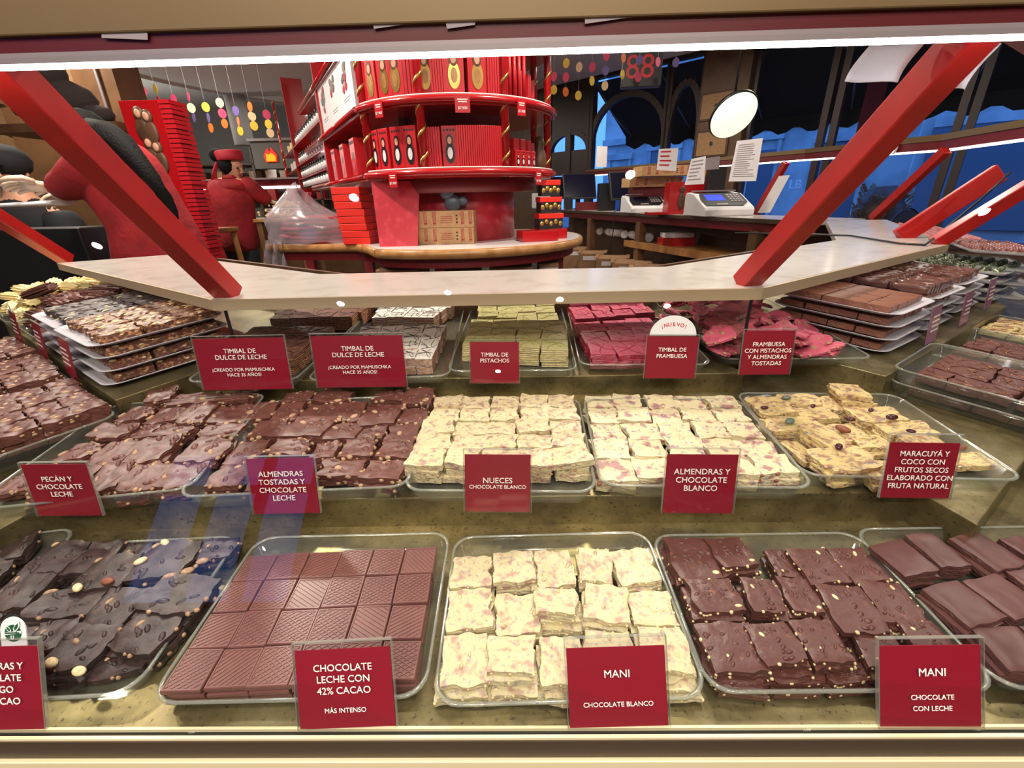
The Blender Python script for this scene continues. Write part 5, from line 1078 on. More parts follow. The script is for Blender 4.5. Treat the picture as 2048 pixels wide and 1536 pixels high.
# caps in a plastic bag
for k in range(6):
    rr = random.Random(k); w = .52 - .03 * k
    rings = [[Vector((rx * math.cos(a) * (1 + .05 * math.sin(3 * a + k)), ry * math.sin(a), z + .006 * math.sin(2 * a + k))) for a in [2 * math.pi * i / 28 for i in range(28)]] for rx, ry, z in ((w * .46, .15, 0), (w * .5, .165, .008), (w * .5, .165, .018), (w * .44, .14, .026))]
    t = tag(MB().loft(rings).build('folded_red_cloth', 'cap' if k % 2 else 'coat'), f'folded red cloth inside plastic bag, {ORD[k]} from bottom', 'cloth', 'bagged red cloths'); t.matrix_world = Matrix.Translation((-1.33 + rr.uniform(-.02, .02), 3.12, TZ + .002 + .027 * k)) @ Matrix.Rotation(rr.uniform(-.12, .12), 4, 'Z')
bm = MB(); rings = []
for k in range(11):
    f = k / 10; z = TZ + .004 + .36 * f; ring = []
    for i in range(34):
        a = 2 * math.pi * i / 34; cr = nz(math.cos(a) * 4, math.sin(a) * 4, k * .35) ; s = (1.06 - .10 * f) if f < .45 else 1.015 - (f - .45) * 1.72
        x = -1.35 - .10 * max(0, f - .4) + .29 * s * math.cos(a) * (1 + .10 * cr); y = 3.12 + .20 * s * math.sin(a) * (1 + .12 * cr)
        ring.append(Vector((x, y, z + .025 * nz(math.cos(a) * 3, math.sin(a) * 5, k * .5) - (max(0, math.cos(a)) * .13 * f))))
    rings.append(ring)
bg = bm.loft(rings, 0, (False, True)).build('plastic_bag', 'bagfilm'); tag(bg, 'crumpled clear plastic bag over red cloths at table end', 'bag')
b2 = MB(); rows = []
for k in range(8):
    f = k / 7; rows.append([Vector((-1.56 - .10 * f + .13 * (g / 9 - .5) * (1 + f), 2.98 + .05 * math.sin(g * 1.9 + k * .6), TZ + .03 - .42 * f + .02 * nz(g, k, 3))) for g in range(10)])
b2.loft(rows, 0, (False, False), True, False).build('bag_tail', 'bagfilm', bg)
b3 = MB(); rows = []
for k in range(7):
    f = k / 6; rows.append([Vector((-1.08 + .16 * f + .02 * nz(g, k, 5), 3.08 + .03 * math.sin(g * 1.7 + k), TZ + .30 + .10 * f - .012 * g + .02 * nz(g, k, 8))) for g in range(9)])
b3.loft(rows, 0, (False, False), True, False).build('bag_flap', 'bagfilm', bg)
# ---------------------------------------------------------------- service counter on the right, behind the island
CA, CB = Vector((1.98, 3.35, 0)), Vector((.45, 8.0, 0)); CE = (CB - CA).normalized(); CN = Vector((CE.y, -CE.x, 0)); CN = CN if CN.x > 0 else -CN; CL = (CB - CA).length; CYAW = math.atan2(-CN.x, CN.y)
def cpt(s, off, z=0): return CA + CE * s + CN * off + Vector((0, 0, z))
def cline(px, off, py=400):
    d = ray(px, py); a = CA + CN * off; den = d.x * CE.y - d.y * CE.x; k = (a.x * CE.y - a.y * CE.x) / den
    return (Vector((d.x * k, d.y * k, 0)) - a).dot(CE)
def cbox(mb, s0, s1, o0, o1, z0, z1, m=0):
    vs = [cpt(s, o, z) for z in (z0, z1) for s, o in ((s0, o0), (s1, o0), (s1, o1), (s0, o1))]
    return mb.add(vs, [(0, 1, 2, 3), (7, 6, 5, 4), (4, 5, 1, 0), (5, 6, 2, 1), (6, 7, 3, 2), (7, 4, 0, 3)], m)
sc_ = thing('service_counter', 'long counter with cash machines and monitors, open shelf below', 'counter', (0, 0, 0))
cbox(MB(), -.1, CL, 0, .5, .972, 1.0).build('counter_top', 'marble', sc_); cbox(MB(), -.1, CL, -.006, 0, .970, 1.001).build('counter_edge', 'brasstrim', sc_)
cbox(MB(), -.1, CL, .03, .06, .90, .972).build('red_apron', 'reddark', sc_); cbox(MB(), -.1, CL, .46, .5, 0, .97).build('back_panel', 'wooddark', sc_)
for s in (.35, 2.0, 3.2, 4.4): cbox(MB(), s, s + .09, .01, .09, 0, .91).build('counter_leg', 'woodpanel', sc_)
cbox(MB(), .35, 2.3, .02, .46, .655, .69).build('lower_shelf', 'wood', sc_); cbox(MB(), .35, 2.3, .0, .02, .63, .70).build('shelf_front', 'wood', sc_)
def at_c(px, off, z, dz=0): return cpt(cline(px, off), off, z)
cr = Matrix.Rotation(CYAW, 4, 'Z')
def cmw(px, off, z, rz=0): return Matrix.Translation(at_c(px, off, z)) @ Matrix.Rotation(rz, 4, 'Z')
def cash(mw, k, lcd, label):
    t = thing('cash_counter', label, 'cash machine', mw=mw, group='white cash machines'); w, d = .46 * k, .40 * k
    pr = [(-d * .5, 0), (-d * .52, .05 * k), (-d * .47, .075 * k), (d * .10, .185 * k), (d * .45, .20 * k), (d * .5, .17 * k), (d * .5, 0)]
    MB().loft([[Vector((x, y, z)) for y, z in pr] for x in (-w / 2, -w * .47, w * .47, w / 2)], 0, (True, True), False).build('white_body', 'white', t, .008)
    a, b = Vector((0, -d * .46, .080 * k)), Vector((0, d * .09, .187 * k)); n = Vector((0, -(b - a).z, (b - a).y)).normalized(); R = Matrix(((1, 0, 0), (0, (b - a).normalized().y, n.y), (0, (b - a).normalized().z, n.z))); X = Matrix.Translation((a + b) / 2 + n * .002) @ R.to_4x4(); L = (b - a).length
    p = MB().prism([(-w * .44, -L * .42), (w * .30, -L * .46), (w * .44, -L * .2), (w * .44, L * .46), (-w * .40, L * .46), (-w * .46, 0)], 0, .003).build('black_panel', 'black', t); p.matrix_local = X
    q = MB().box((-w * .16, L * .14, .004), (w * .36, L * .42, .002)).build('display_screen', 'bluelcd' if lcd else 'screen', t); q.matrix_local = X
    for r in range(4):
        for c in range(4): o = MB().box((w * (.14 + .07 * c), L * (.32 - .15 * r), .005), (w * .05, L * .10, .004)).build('key', 'greypaper', t); o.matrix_local = X
    MB().box((-w * .1, -L * .34, .0035), (w * .22, .008, .001)).build('print_line', 'ink', t).matrix_local = X
    MB().box((w * .46, d * .1, .11 * k), (.03 * k, .012, .08 * k)).build('side_slot', 'black', t); MB().box((0, d * .3, .21 * k), (w * .8, d * .3, .012)).build('note_feeder', 'grey', t)
cash(cmw(1438, .20, 1.0, .12), 1.0, True, 'white cash counting machine with lit blue display, by the red post')
cash(cmw(1288, .20, 1.0, .12), .92, False, 'white cash counting machine with dark display, below kraft boxes')
def cabox(px, off, z, w, d, h, name, m, label, cat, group=None, rz=0, bev=.003):
    o = MB().box((0, 0, h / 2), (w, d, h)).build(name, m, None, bev); o.matrix_world = cmw(px, off, z, rz); return tag(o, label, cat, group)
for k, (px, z) in enumerate(((1300, 1.27), (1318, 1.375))):
    p = at_c(px, .35, z); kraft(p, .62 - .06 * k, .3, .10, .1, f'kraft gift box behind dark cash machine, {("lower", "upper")[k]}', 'kraft boxes by the cash machines')
cabox(1302, .38, 1.0, .5, .25, .27, 'red_storage_box', 'reddark', 'dark red box holding up kraft gift boxes', 'box')
t = thing('red_gift_box', 'red gift box with two dark dolls printed, between the cash machines', 'box', mw=cmw(1366, .26, 1.0, .1)); MB().box((0, 0, .15), (.36, .14, .30)).build('card_box', 'redgloss', t, .003)
for dx, h in ((-.05, .12), (.05, .09)): MB().ell((dx, -.072, h), (.04, .006, h * .7), 10).ell((dx, -.072, h * 1.9), (.03, .006, .035), 10).build('doll_print', 'wooddark', t)
cabox(1345, .08, 1.0, .5, .16, .025, 'flat_red_case', 'redgloss', 'flat red case lying before the two cash machines', 'case')
def monitor(px, off, rz, k, label):
    t = thing('monitor', label, 'monitor', mw=cmw(px, off, 1.0, rz), group='dark monitors on the counter'); X = Matrix.Translation((0, 0, .26 * k)) @ Matrix.Rotation(-.3, 4, 'X')
    MB().box((0, 0, 0), (.42 * k, .03, .30 * k)).build('case', 'black', t, .004).matrix_local = X; MB().box((0, -.017, 0), (.39 * k, .003, .27 * k)).build('screen', 'screen', t).matrix_local = X
    MB().box((0, .05, .09 * k), (.06, .05, .18 * k)).build('stand', 'black', t); MB().lathe([(.10, 0), (.10, .012), (.03, .02)], n=16).build('stand_foot', 'black', t)
monitor(1250, .36, .35, 1.15, 'dark monitor tilted on the counter behind the darker cash machine'); monitor(1158, .30, .25, 1.25, 'dark monitor in the middle of three on the counter'); monitor(1100, .30, .25, 1.25, 'dark monitor near the island shelf end')
cabox(1180, .2, 1.0, .40, .12, .11, 'red_tool_box', 'reddark', 'dark red box beneath the middle monitor', 'box'); cabox(1082, .12, 1.0, .32, .2, .25, 'white_printer', 'white', 'white printer next to the island shelf', 'printer', bev=.02)
cabox(1137, .1, 1.0, .10, .1, .18, 'card_reader', 'black', 'small black card reader with red label', 'reader'); cabox(1212, .25, 1.0, .22, .2, .34, 'black_printer', 'black', 'black receipt printer between two monitors', 'printer', bev=.01)
cabox(1425, .40, 1.0, .16, .1, .42, 'black_binder', 'black', 'black binders standing behind the lit cash machine', 'binder')
def sheet(pts, y, name, m, label, lines=0, cat='paper', thick=.0008, group=None, border=None):
    c = [Q(x, yy, y) for x, yy in pts]; n = (c[1] - c[0]).cross(c[3] - c[0]).normalized(); n = n if n.y < 0 else -n
    t = thing(name, label, cat, (0, 0, 0), group=group); rows = []
    b = MB().add([p for p in c] + [p - n * thick for p in c], [(0, 1, 2, 3), (7, 6, 5, 4), (0, 4, 5, 1), (1, 5, 6, 2), (2, 6, 7, 3), (3, 7, 4, 0)]); b.build('paper_sheet', m, t)
    if lines:
        rr = random.Random(lines); b = MB()
        for i in range(lines):
            f0 = .10 + .82 * i / lines; f1 = f0 + .3 / lines; u1 = rr.uniform(.55, .92)
            g = lambda u, f: c[0].lerp(c[1], u).lerp(c[3].lerp(c[2], u), f) + n * .0012
            b.add([g(.1, f0), g(u1, f0), g(u1, f1), g(.1, f1)], [(0, 1, 2, 3)])
        b.build('print_line', 'redink' if border else 'greypaper', t)
    return t
sheet(((1318, 298), (1357, 296), (1352, 342), (1313, 340)), 4.0, 'paper_sign', 'paper', 'small handwritten paper sign above kraft boxes', 4, 'sign', border=1)
sheet(((1383, 318), (1412, 312), (1408, 368), (1369, 370)), 3.7, 'loose_paper', 'paper', 'narrow white paper hanging left of the cash display', 6)
sheet(((1474, 282), (1526, 276), (1512, 362), (1457, 363)), 3.3, 'price_list', 'paper', 'long printed price list hanging above lit cash machine', 16)
sheet(((1412, 316), (1440, 312), (1438, 338), (1410, 340)), 3.8, 'silver_bag', 'grey', 'crumpled grey bag beside the narrow paper', 0, 'bag')
sheet(((1194, 292), (1215, 293), (1213, 334), (1192, 334)), 6.4, 'blank_card', 'paper', 'blank white card standing on far rail before window', 0, 'card')
sheet(((1558, 352), (1580, 350), (1540, 425), (1515, 426)), 3.6, 'white_board', 'paper', 'white board leaning behind the red rail post', 0, 'board')
# shelf below the counter: rolls, boxes, cartons on the floor
for k in range(7):
    px = 1205 + k * 17; p = at_c(px, .22, .69 + .045); o = MB().sweep([(0, -.09, 0), (0, .09, 0)], .045, 14).build('paper_roll', 'paper'); o.matrix_world = Matrix.Translation(p) @ Matrix.Rotation(.5 * (k % 3) - .4, 4, 'Z'); tag(o, f'white paper roll on the shelf below the counter, {ordl(k, 7)}', 'roll', 'paper rolls')
cabox(1362, .2, .69, .34, .2, .08, 'red_tray_box', 'redgloss', 'open red box on the shelf below counter', 'box'); cabox(1362, .2, .772, .3, .17, .045, 'paper_pad', 'paper', 'white paper pad on the open red box', 'pad')
cn = [(1150, .50, .42, .3), (1190, .42, .44, .3), (1232, .46, .40, .28), (1272, .5, .42, .26), (1315, .5, .44, .24), (1362, .5, .44, .22), (1410, .5, .44, .2)]
for k, (px, w, h, o_) in enumerate(cn):
    t = thing('floor_carton', f'brown carton on the floor below the counter shelf, {ordl(k, 7)}', 'carton', mw=cmw(px, o_ - .35, 0, -.25), group='cartons below the counter')
    MB().box((0, 0, .25), (w * .8, .36, .5)).build('carton_body', 'carton', t, .004); MB().box((0, -.181, .44), (w * .5, .002, .05)).build('carton_label', 'paper', t)
    MB().box((-w * .4, 0, .505), (w * .1, .36, .006)).box((w * .4, 0, .505), (w * .1, .36, .006)).build('carton_flap', 'carton', t)
    if k in (2, 4): text(t, 'NUTRI', .07, (0, -.183, .34), 'blackink', .03, R=Matrix.Rotation(math.pi / 2, 3, 'X'))
pp = [at_c(1228, -.02, z) + Vector((.02 * math.sin(z * 9), 0, 0)) for z in (1.0, .9, .8, .7, .6, .5, .4, .3)]
tag(MB().sweep([at_c(1232, .1, 1.005)] + pp, .006, 6).build('hanging_cable', 'black'), 'black cable hanging from the counter edge', 'cable')
# round glowing disc tilted above the counter; rim and rod are added
pc = Q(1466, 230, 3.6); back = (EYE - pc).normalized(); cu_ = CR.col[0]; cv_ = CR.col[1]; n = (back * .66 + (cu_ * .56 - cv_ * .83) * .75).normalized(); q = Vector((0, 0, 1)).rotation_difference(n).to_matrix().to_4x4()
t = thing('glowing_disc', 'round white glowing lamp disc tilted above the counter', 'lamp', mw=Matrix.Translation(pc) @ q)
MB().lathe([(.157, -.02), (.167, 0), (.162, .012), (.15, .014)], n=36).build('disc_rim', 'black', t); MB().lathe([(.158, .012), (.152, .018), (.001, .019)], n=36).build('glow_plate', 'glowface', t)
MB().sweep([(0, 0, -.02), q.to_3x3().inverted() @ Vector((0, 0, 2.87 - pc.z))], .008, 8).build('disc_rod', 'black', t)
# queue number display
pc = Q(1283, 138, 5.0); t = thing('number_display', 'black queue number box with red digits 88 under the ceiling', 'display', mw=Matrix.Translation(pc) @ Matrix.Rotation(-.12, 4, 'Z'))
MB().box((0, 0, 0), (.36, .1, .30)).build('case', 'black', t, .006); text(t, '88', .27, (-.02, -.052, 0), 'redlcd', .0, R=Matrix.Rotation(math.pi / 2, 3, 'X'), name='digits'); MB().sweep([(0, 0, .15), (0, 0, 3.2 - pc.z)], .008, 6).build('hanger', 'black', t)
# ---------------------------------------------------------------- garlands of paper discs
G = [(3.657, 0, 0, 6.0, [[(868, 600, 'dv'), (888, 690, 'dy')], [(928, 585, 'do'), (960, 680, 'dp')], [(1045, 665, 'dp')], [(1135, 650, 'dy'), (1165, 735, 'dp')], [(1270, 725, 'dp'), (1293, 810, 'dc'), (1320, 893, 'do')], [(1378, 708, 'dp'), (1403, 790, 'dc'), (1425, 860, 'dv')], [(1505, 783, 'dy'), (1535, 862, 'dv'), (1555, 935, 'do')],
      [(1607, 752, 'dc'), (1630, 830, 'dp'), (1650, 903, 'do')], [(1725, 810, 'dv'), (1748, 890, 'do'), (1768, 957, 'dy')], [(1828, 780, 'do'), (1842, 850, 'dc'), (1860, 920, 'dy')], [(1950, 838, 'dp'), (1965, 908, 'dy'), (1980, 972, 'dc')]]),
     (4.096, 1060, 80, 4.6, [[(197, 300, 'dp'), (197, 408, 'dy')], [(297, 190, 'dy'), (297, 305, 'dp'), (300, 425, 'do')], [(403, 222, 'dc'), (395, 455, 'dy')], [(512, 222, 'dp'), (505, 335, 'dy')], [(625, 130, 'dp'), (630, 250, 'dv'), (620, 375, 'dc')], [(765, 145, 'do'), (750, 283, 'dy')], [(897, 165, 'dv'), (890, 305, 'dp')], [(1048, 180, 'dp')], [(1195, 185, 'dv')]])]
gi = 0
for sc, ox, oy, yy, strs in G:
    for s_ in strs:
        pts = [(Q(ox + x / sc, oy + y / sc, yy), m) for x, y, m in s_]; px = pts[0][0].x; top = Vector((px, yy, 2.9 if sc < 4 else 3.2))
        t = thing('paper_garland', f'hanging string of coloured paper discs {"over the cooking corner" if sc < 4 else "before the windows"}, {ordl(gi if sc < 4 else gi - 11, 11 if sc < 4 else 9)}', 'garland', top, group='paper disc garlands')
        if top.z > pts[-1][0].z: MB().sweep([(0, 0, 0), (0, 0, pts[-1][0].z - top.z)], .0009, 4).build('string', 'white', t)
        for p, m in pts:
            d_ = MB().prism([((.042 if sc < 4 else .029) * math.cos(a), (.050 if sc < 4 else .036) * math.sin(a)) for a in [2 * math.pi * i / 18 for i in range(18)]], -.002, .002).build('paper_disc', m, t); d_.matrix_local = Matrix.Translation((0, 0, p.z - top.z)) @ Matrix.Rotation(rnd(-.8, .8), 4, 'Z') @ Matrix.Rotation(math.pi / 2, 4, 'X')
        gi += 1
# ---------------------------------------------------------------- cooking corner at the back left
c0, c1 = Q(330, 434, 6.0), Q(600, 434, 6.0)
t = thing('rear_case', 'rear chocolate case with white light strip behind the worker', 'display case', (0, 0, 0))
MB().box(((c0.x + c1.x) / 2, 6.25, 1.0), (c1.x - c0.x + 2.2, .5, .03)).build('worktop', 'marble', t); MB().box(((c0.x + c1.x) / 2, 6.35, .5), (c1.x - c0.x + 2.2, .4, .96)).build('wood_front', 'woodpanel', t)
a, b = Q(330, 376, 6.3), Q(600, 376, 6.3); MB().box(((a.x + b.x) / 2, 6.35, a.z + .035), (b.x - a.x + 2.2, .1, .07)).build('red_rail', 'reddark', t); MB().box(((a.x + b.x) / 2, 6.33, a.z + .08), (b.x - a.x + 2.2, .14, .02)).build('rail_top', 'grey', t)
MB().box(((a.x + b.x) / 2, 6.31, a.z - .025), (b.x - a.x + 2.2, .03, .03)).build('led_strip', 'ledfar', t)
for px in (372, 610): p = Q(px, 400, 6.4); MB().bar((p.x, 6.3, 1.0), (p.x + .1, 6.42, a.z + .02), .05, .05).build('canopy_post', 'redpaint', t)
sheet(((381, 330), (394, 330), (401, 365), (389, 365)), 6.3, 'blank_card', 'paper', 'blank card on the rear case rail, nearer the red tower', 0, 'card', group=None); sheet(((535, 339), (552, 339), (555, 366), (538, 366)), 6.3, 'blank_card', 'paper', 'blank card on the rear case rail, nearer the island shelf', 0, 'card')
# heaps of cream bits on trays
def bits(x, y, z, n, seed, label):
    rr = random.Random(seed); b = MB()
    for k in range(n): r = rr.uniform(.008, .014); b.ell((rr.gauss(0, .065), rr.gauss(0, .045), .01 + abs(rr.gauss(0, .022))), (r, r, r), 6, k=4)
    o = b.build('chocolate_bits', 'popcorn'); o.location = (x, y, z); tag(o, label, 'sweets', kind='stuff')
wt = thing('work_table', 'small wooden work table with trays beside the worker in red', 'table', (0, 0, 0)); p = Q(530, 436, 4.5); px_, pz_ = p.x, p.z
MB().box((px_ + .16, 4.66, pz_ - .02), (.46, .5, .03)).build('table_top', 'wood', wt, .004); MB().box((px_ + .16, 4.84, pz_ * .5), (.42, .06, pz_ - .06)).build('wood_front', 'woodpanel', wt)
for dx in (-.03, .35): MB().box((px_ + dx, 4.45, pz_ / 2 - .02), (.05, .05, pz_ - .05)).build('leg', 'woodpanel', wt)
MB().box((px_ + .10, 4.78, pz_ + .075), (.36, .2, .012)).box((px_ - .05, 4.78, pz_ + .035), (.02, .18, .07)).box((px_ + .24, 4.78, pz_ + .035), (.02, .18, .07)).build('raised_tray', 'marble', wt)
bits(px_ + .10, 4.78, pz_ + .085, 130, 3, 'cream chocolate bits heaped on the raised tray'); bits(px_ + .12, 4.58, pz_ - .002, 90, 4, 'cream chocolate bits heaped on the work table')
# shelves on the back wall with small boxes
t = thing('wall_shelf', 'dark wooden wall shelves full of boxes at the back', 'shelf', (0, 0, 0))
for z in (1.25, 1.65, 2.05): MB().box((-4.9, 11.8, z), (6.0, .4, .03)).build('shelf_board', 'wooddark', t)
for x in (-7.7, -6.2, -4.7, -3.2, -2.0): MB().box((x, 11.8, 1.2), (.05, .4, 2.4)).build('upright', 'wooddark', t)
rr = random.Random(4)
for k in range(28):
    z = (1.265, 1.665)[k % 2]; t = tag(MB().box((0, 0, .12), (.2, .2, .24)).build('shelf_box', rr.choice(('kraft', 'wood', 'redbox', 'carton', 'popcorn', 'wooddark')), None, .004), f'small box on the {("lower", "upper")[k % 2]} wall shelf at the back, {ordl(k // 2, 14)}', 'box', 'boxes on the wall shelves'); t.matrix_world = Matrix.Translation((-7.5 + (k // 2) * .40 + rr.uniform(-.05, .05), 11.75, z))
p = Q(540, 312, 8.5); t = thing('hood', 'grey extractor hood with lit flame sign', 'hood', (p.x, 8.5, p.z))
MB().box((.05, .3, .02), (.75, .5, .42)).build('hood_body', 'wallgrey', t); MB().box((.05, .03, .25), (.8, .06, .04)).build('hood_trim', 'grey', t); MB().lathe([(.16, .2), (.16, 1.6)], n=16).build('duct', 'ceil', t).location = (-.55, .3, 0)
MB().prism([(-.10, -.09), (.09, -.09), (.11, .02), (.03, .13), (.0, .06), (-.04, .12), (-.12, .01)], 0, .02).build('flame_sign', 'flamered', t).matrix_local = Matrix.Translation((0, .04, .0)) @ Matrix.Rotation(math.pi / 2, 4, 'X')
MB().prism([(-.08, -.08), (.075, -.08), (.085, 0), (.02, .05), (-.02, .02), (-.07, .04)], 0, .01).build('flame_heart', 'flame', t).matrix_local = Matrix.Translation((0, .018, .0)) @ Matrix.Rotation(math.pi / 2, 4, 'X')
# column, red tower of boxes, patterned wall and panel at the left
p = Q(196, 170, 4.2); struct(MB().box((p.x - .02, 4.35, 1.62), (.34, .3, 3.25)).build('wall_column', 'woodpanel')); tag(MB().sweep([(p.x + .03, 4.18, .9), (p.x + .03, 4.18, 3.2)], .012, 8).build('glass_tube', 'grey'), 'thin pale tube running up the brown column', 'tube')
a, b = Q(230, 200, 3.4), Q(332, 205, 3.4); t = thing('red_tower', 'tall red display tower with doll prints and ridged side behind the worker', 'display', (a.x, 3.4, 0)); w = b.x - a.x; hz = a.z
MB().box((w * .41, .09, hz / 2), (w * .82, .14, hz)).build('front_panel', 'redgloss', t, .004); m = MB()
for k in range(64): m.box((w * .82 + .03 + .003 * (k % 3), .10, hz - .012 - k * hz / 64), (.075, .17, hz / 64 * .80))
m.build('ridged_side', 'redbox', t); MB().box((w * .82 + .02, .10, hz / 2), (.05, .14, hz - .01)).build('side_core', 'reddark', t)
for j, (px_, py_) in enumerate(((268, 240), (285, 246), (290, 300), (306, 308))):
    p = Q(px_, py_, 3.36); x = p.x - a.x; MB().ell((x, .015, p.z - .05), (.05, .012, .075), 12).ell((x, .015, p.z + .045), (.038, .012, .045), 12).build('doll_print', 'wooddark', t); MB().ell((x, .006, p.z + .045), (.022, .01, .028), 10).build('doll_face', 'skin', t)
a = Q(20, 240, 4.8); m = MB(); t = thing('leaf_print_board', 'beige panel with dark leaf pattern at the left wall', 'panel', (a.x, 5.0, 0)); MB().box((-.3, 0, 1.3), (1.7, .05, 2.6)).build('panel_board', 'kraft', t)
rr = random.Random(2)
for k in range(120): m.ell((-1.1 + (k % 12) * .15 + rr.uniform(-.03, .03), -.028, .5 + (k // 12) * .2 + rr.uniform(-.04, .04)), (.045, .006, .03), 7, 0, Matrix.Rotation(rr.uniform(-.7, .7), 3, 'Y'), 4)
m.build('leaf_pattern', 'wooddark', t)
a = Q(95, 290, 4.3); tag(MB().box((a.x + .1, 4.4, 1.0), (.9, .06, 2.0)).build('wooden_board', 'woodpanel'), 'plain brown wooden panel behind the leaning worker', 'panel')
p = Q(110, 185, 3.5); t = thing('plush_toy', 'dark brown plush animal sitting high on the column', 'toy', p); MB().ell((0, 0, -.05), (.26, .14, .13), 14).ell((.02, -.02, .10), (.10, .1, .11), 12).ell((-.22, 0, -.10), (.10, .08, .06), 10).ell((.25, -.02, -.14), (.12, .07, .06), 10).build('plush_body', 'plush', t)
for dx in (-.03, .04): MB().ell((.02 + dx, -.115, .12), (.012, .012, .012), 8).build('eye', 'white', t)
MB().box((0, .12, -.22), (.9, .5, .05)).build('toy_shelf', 'wooddark', t)
p = Q(95, 470, 2.7); tag(MB().box((p.x, 2.62, .55), (.75, .22, 1.10)).build('black_cabinet', 'black', None, .01), 'black cabinet under the leaning worker at the left', 'cabinet')
p = Q(405, 470, 4.0); t = thing('wooden_stool', 'wooden stool behind the red tower', 'stool', (p.x, 4.1, 0)); MB().box((0, 0, p.z + .03), (.34, .34, .04)).build('seat', 'wood', t, .008)
for dx in (-.13, .13):
    for dy in (-.13, .13): MB().bar((dx * 1.2, dy * 1.2, 0), (dx, dy, p.z + .01), .04, .04).build('leg', 'wood', t)
# ---------------------------------------------------------------- street side of the windows
def spt(s, off, z): return wpt(s, z, off)
cs_, co_ = 9.6, 2.6; t = thing('parked_car', 'pale car parked in the street beyond the right windows', 'car', spt(cs_, co_, 0)); t.matrix_world = Matrix.Translation(spt(cs_, co_, 0)) @ Matrix.Rotation(math.radians(-45), 4, 'Z')
pr = [(-2.1, .35), (-2.12, .75), (-1.9, .92), (-1.1, 1.0), (-.55, 1.42), (.75, 1.46), (1.45, 1.02), (2.05, .9), (2.12, .5), (2.05, .3)]
MB().loft([[Vector((x * k, y, .3 + (z - .3) * kz)) for x, z in pr] for y, k, kz in ((-.85, .97, .9), (-.72, 1, 1), (.72, 1, 1), (.85, .97, .9))], 0, (True, True), False).build('car_body', 'carpaint', t, .05)
MB().prism([(-1.0, 1.02), (-.55, 1.36), (.7, 1.39), (1.25, 1.05)], -.01, .01).build('side_window', 'stonedark', t).matrix_local = Matrix.Translation((0, -.84, .02)) @ Matrix.Rotation(math.pi / 2, 4, 'X')
for x in (-1.3, 1.3):
    for y in (-.8, .8): MB().lathe([(.18, -.09), (.31, -.09), (.33, -.04), (.33, .04), (.31, .09), (.18, .09)], n=20, X=Matrix.Rotation(math.pi / 2, 4, 'X')).build('wheel', 'black', t).location = (x, y, .33)
for k, (px, py) in enumerate(((1795, 425), (1722, 402))):
    d = ray(px, py); kk = 5.4 / d.y; p = Vector((d.x * kk, 5.4, 0)); p = p + Vector((.9, .9, 0))
    if k == 0:
        t = thing('cafe_chair', 'round backed wicker cafe chair outside the window', 'chair', p); MB().loft([[Vector((.26 * math.cos(a) * s, .05 + y, .45 + .5 * s2 * math.sin(a))) for a in [math.pi * i / 12 for i in range(13)]] for s, s2, y in ((1, 1, 0), (.98, .98, .04))], 0, (False, False), True, False).build('back_rim', 'frame', t)
        MB().prism([(.25 * math.cos(a), .48 * math.sin(a)) for a in [math.pi * i / 12 for i in range(13)]], 0, .02).build('backrest', 'wooddark', t).matrix_local = Matrix.Translation((0, .07, .45)) @ Matrix.Rotation(math.pi / 2, 4, 'X'); MB().lathe([(.24, .42), (.24, .46)], n=18).build('seat', 'wooddark', t).location = (0, -.15, 0)
        for dx in (-.2, .2):
            for dy in (-.3, .05): MB().sweep([(dx, dy, 0), (dx * .9, dy, .43)], .015, 6).build('leg', 'frame', t)
    else:
        p = p * 1.15; t = thing('shaggy_trunk', 'dark shaggy palm trunk planted in front of the window', 'plant', (p.x, p.y, 0)); MB().sweep([(0, 0, 0), (.02, 0, .5), (.0, 0, .9), (-.02, 0, 1.22)], [.2, .30, .34, .16], 16).build('trunk', 'wooddark', t); m = MB(); rr = random.Random(1)
        for q in range(90): a = rr.uniform(0, 6.28); z = rr.uniform(.25, 1.2); r = .33 - abs(z - .8) * .15; m.bar((r * math.cos(a), r * math.sin(a), z), ((r + .06) * math.cos(a), (r + .06) * math.sin(a), z + .08), .05, .015)
        m.build('leaf_scales', 'carton', t)
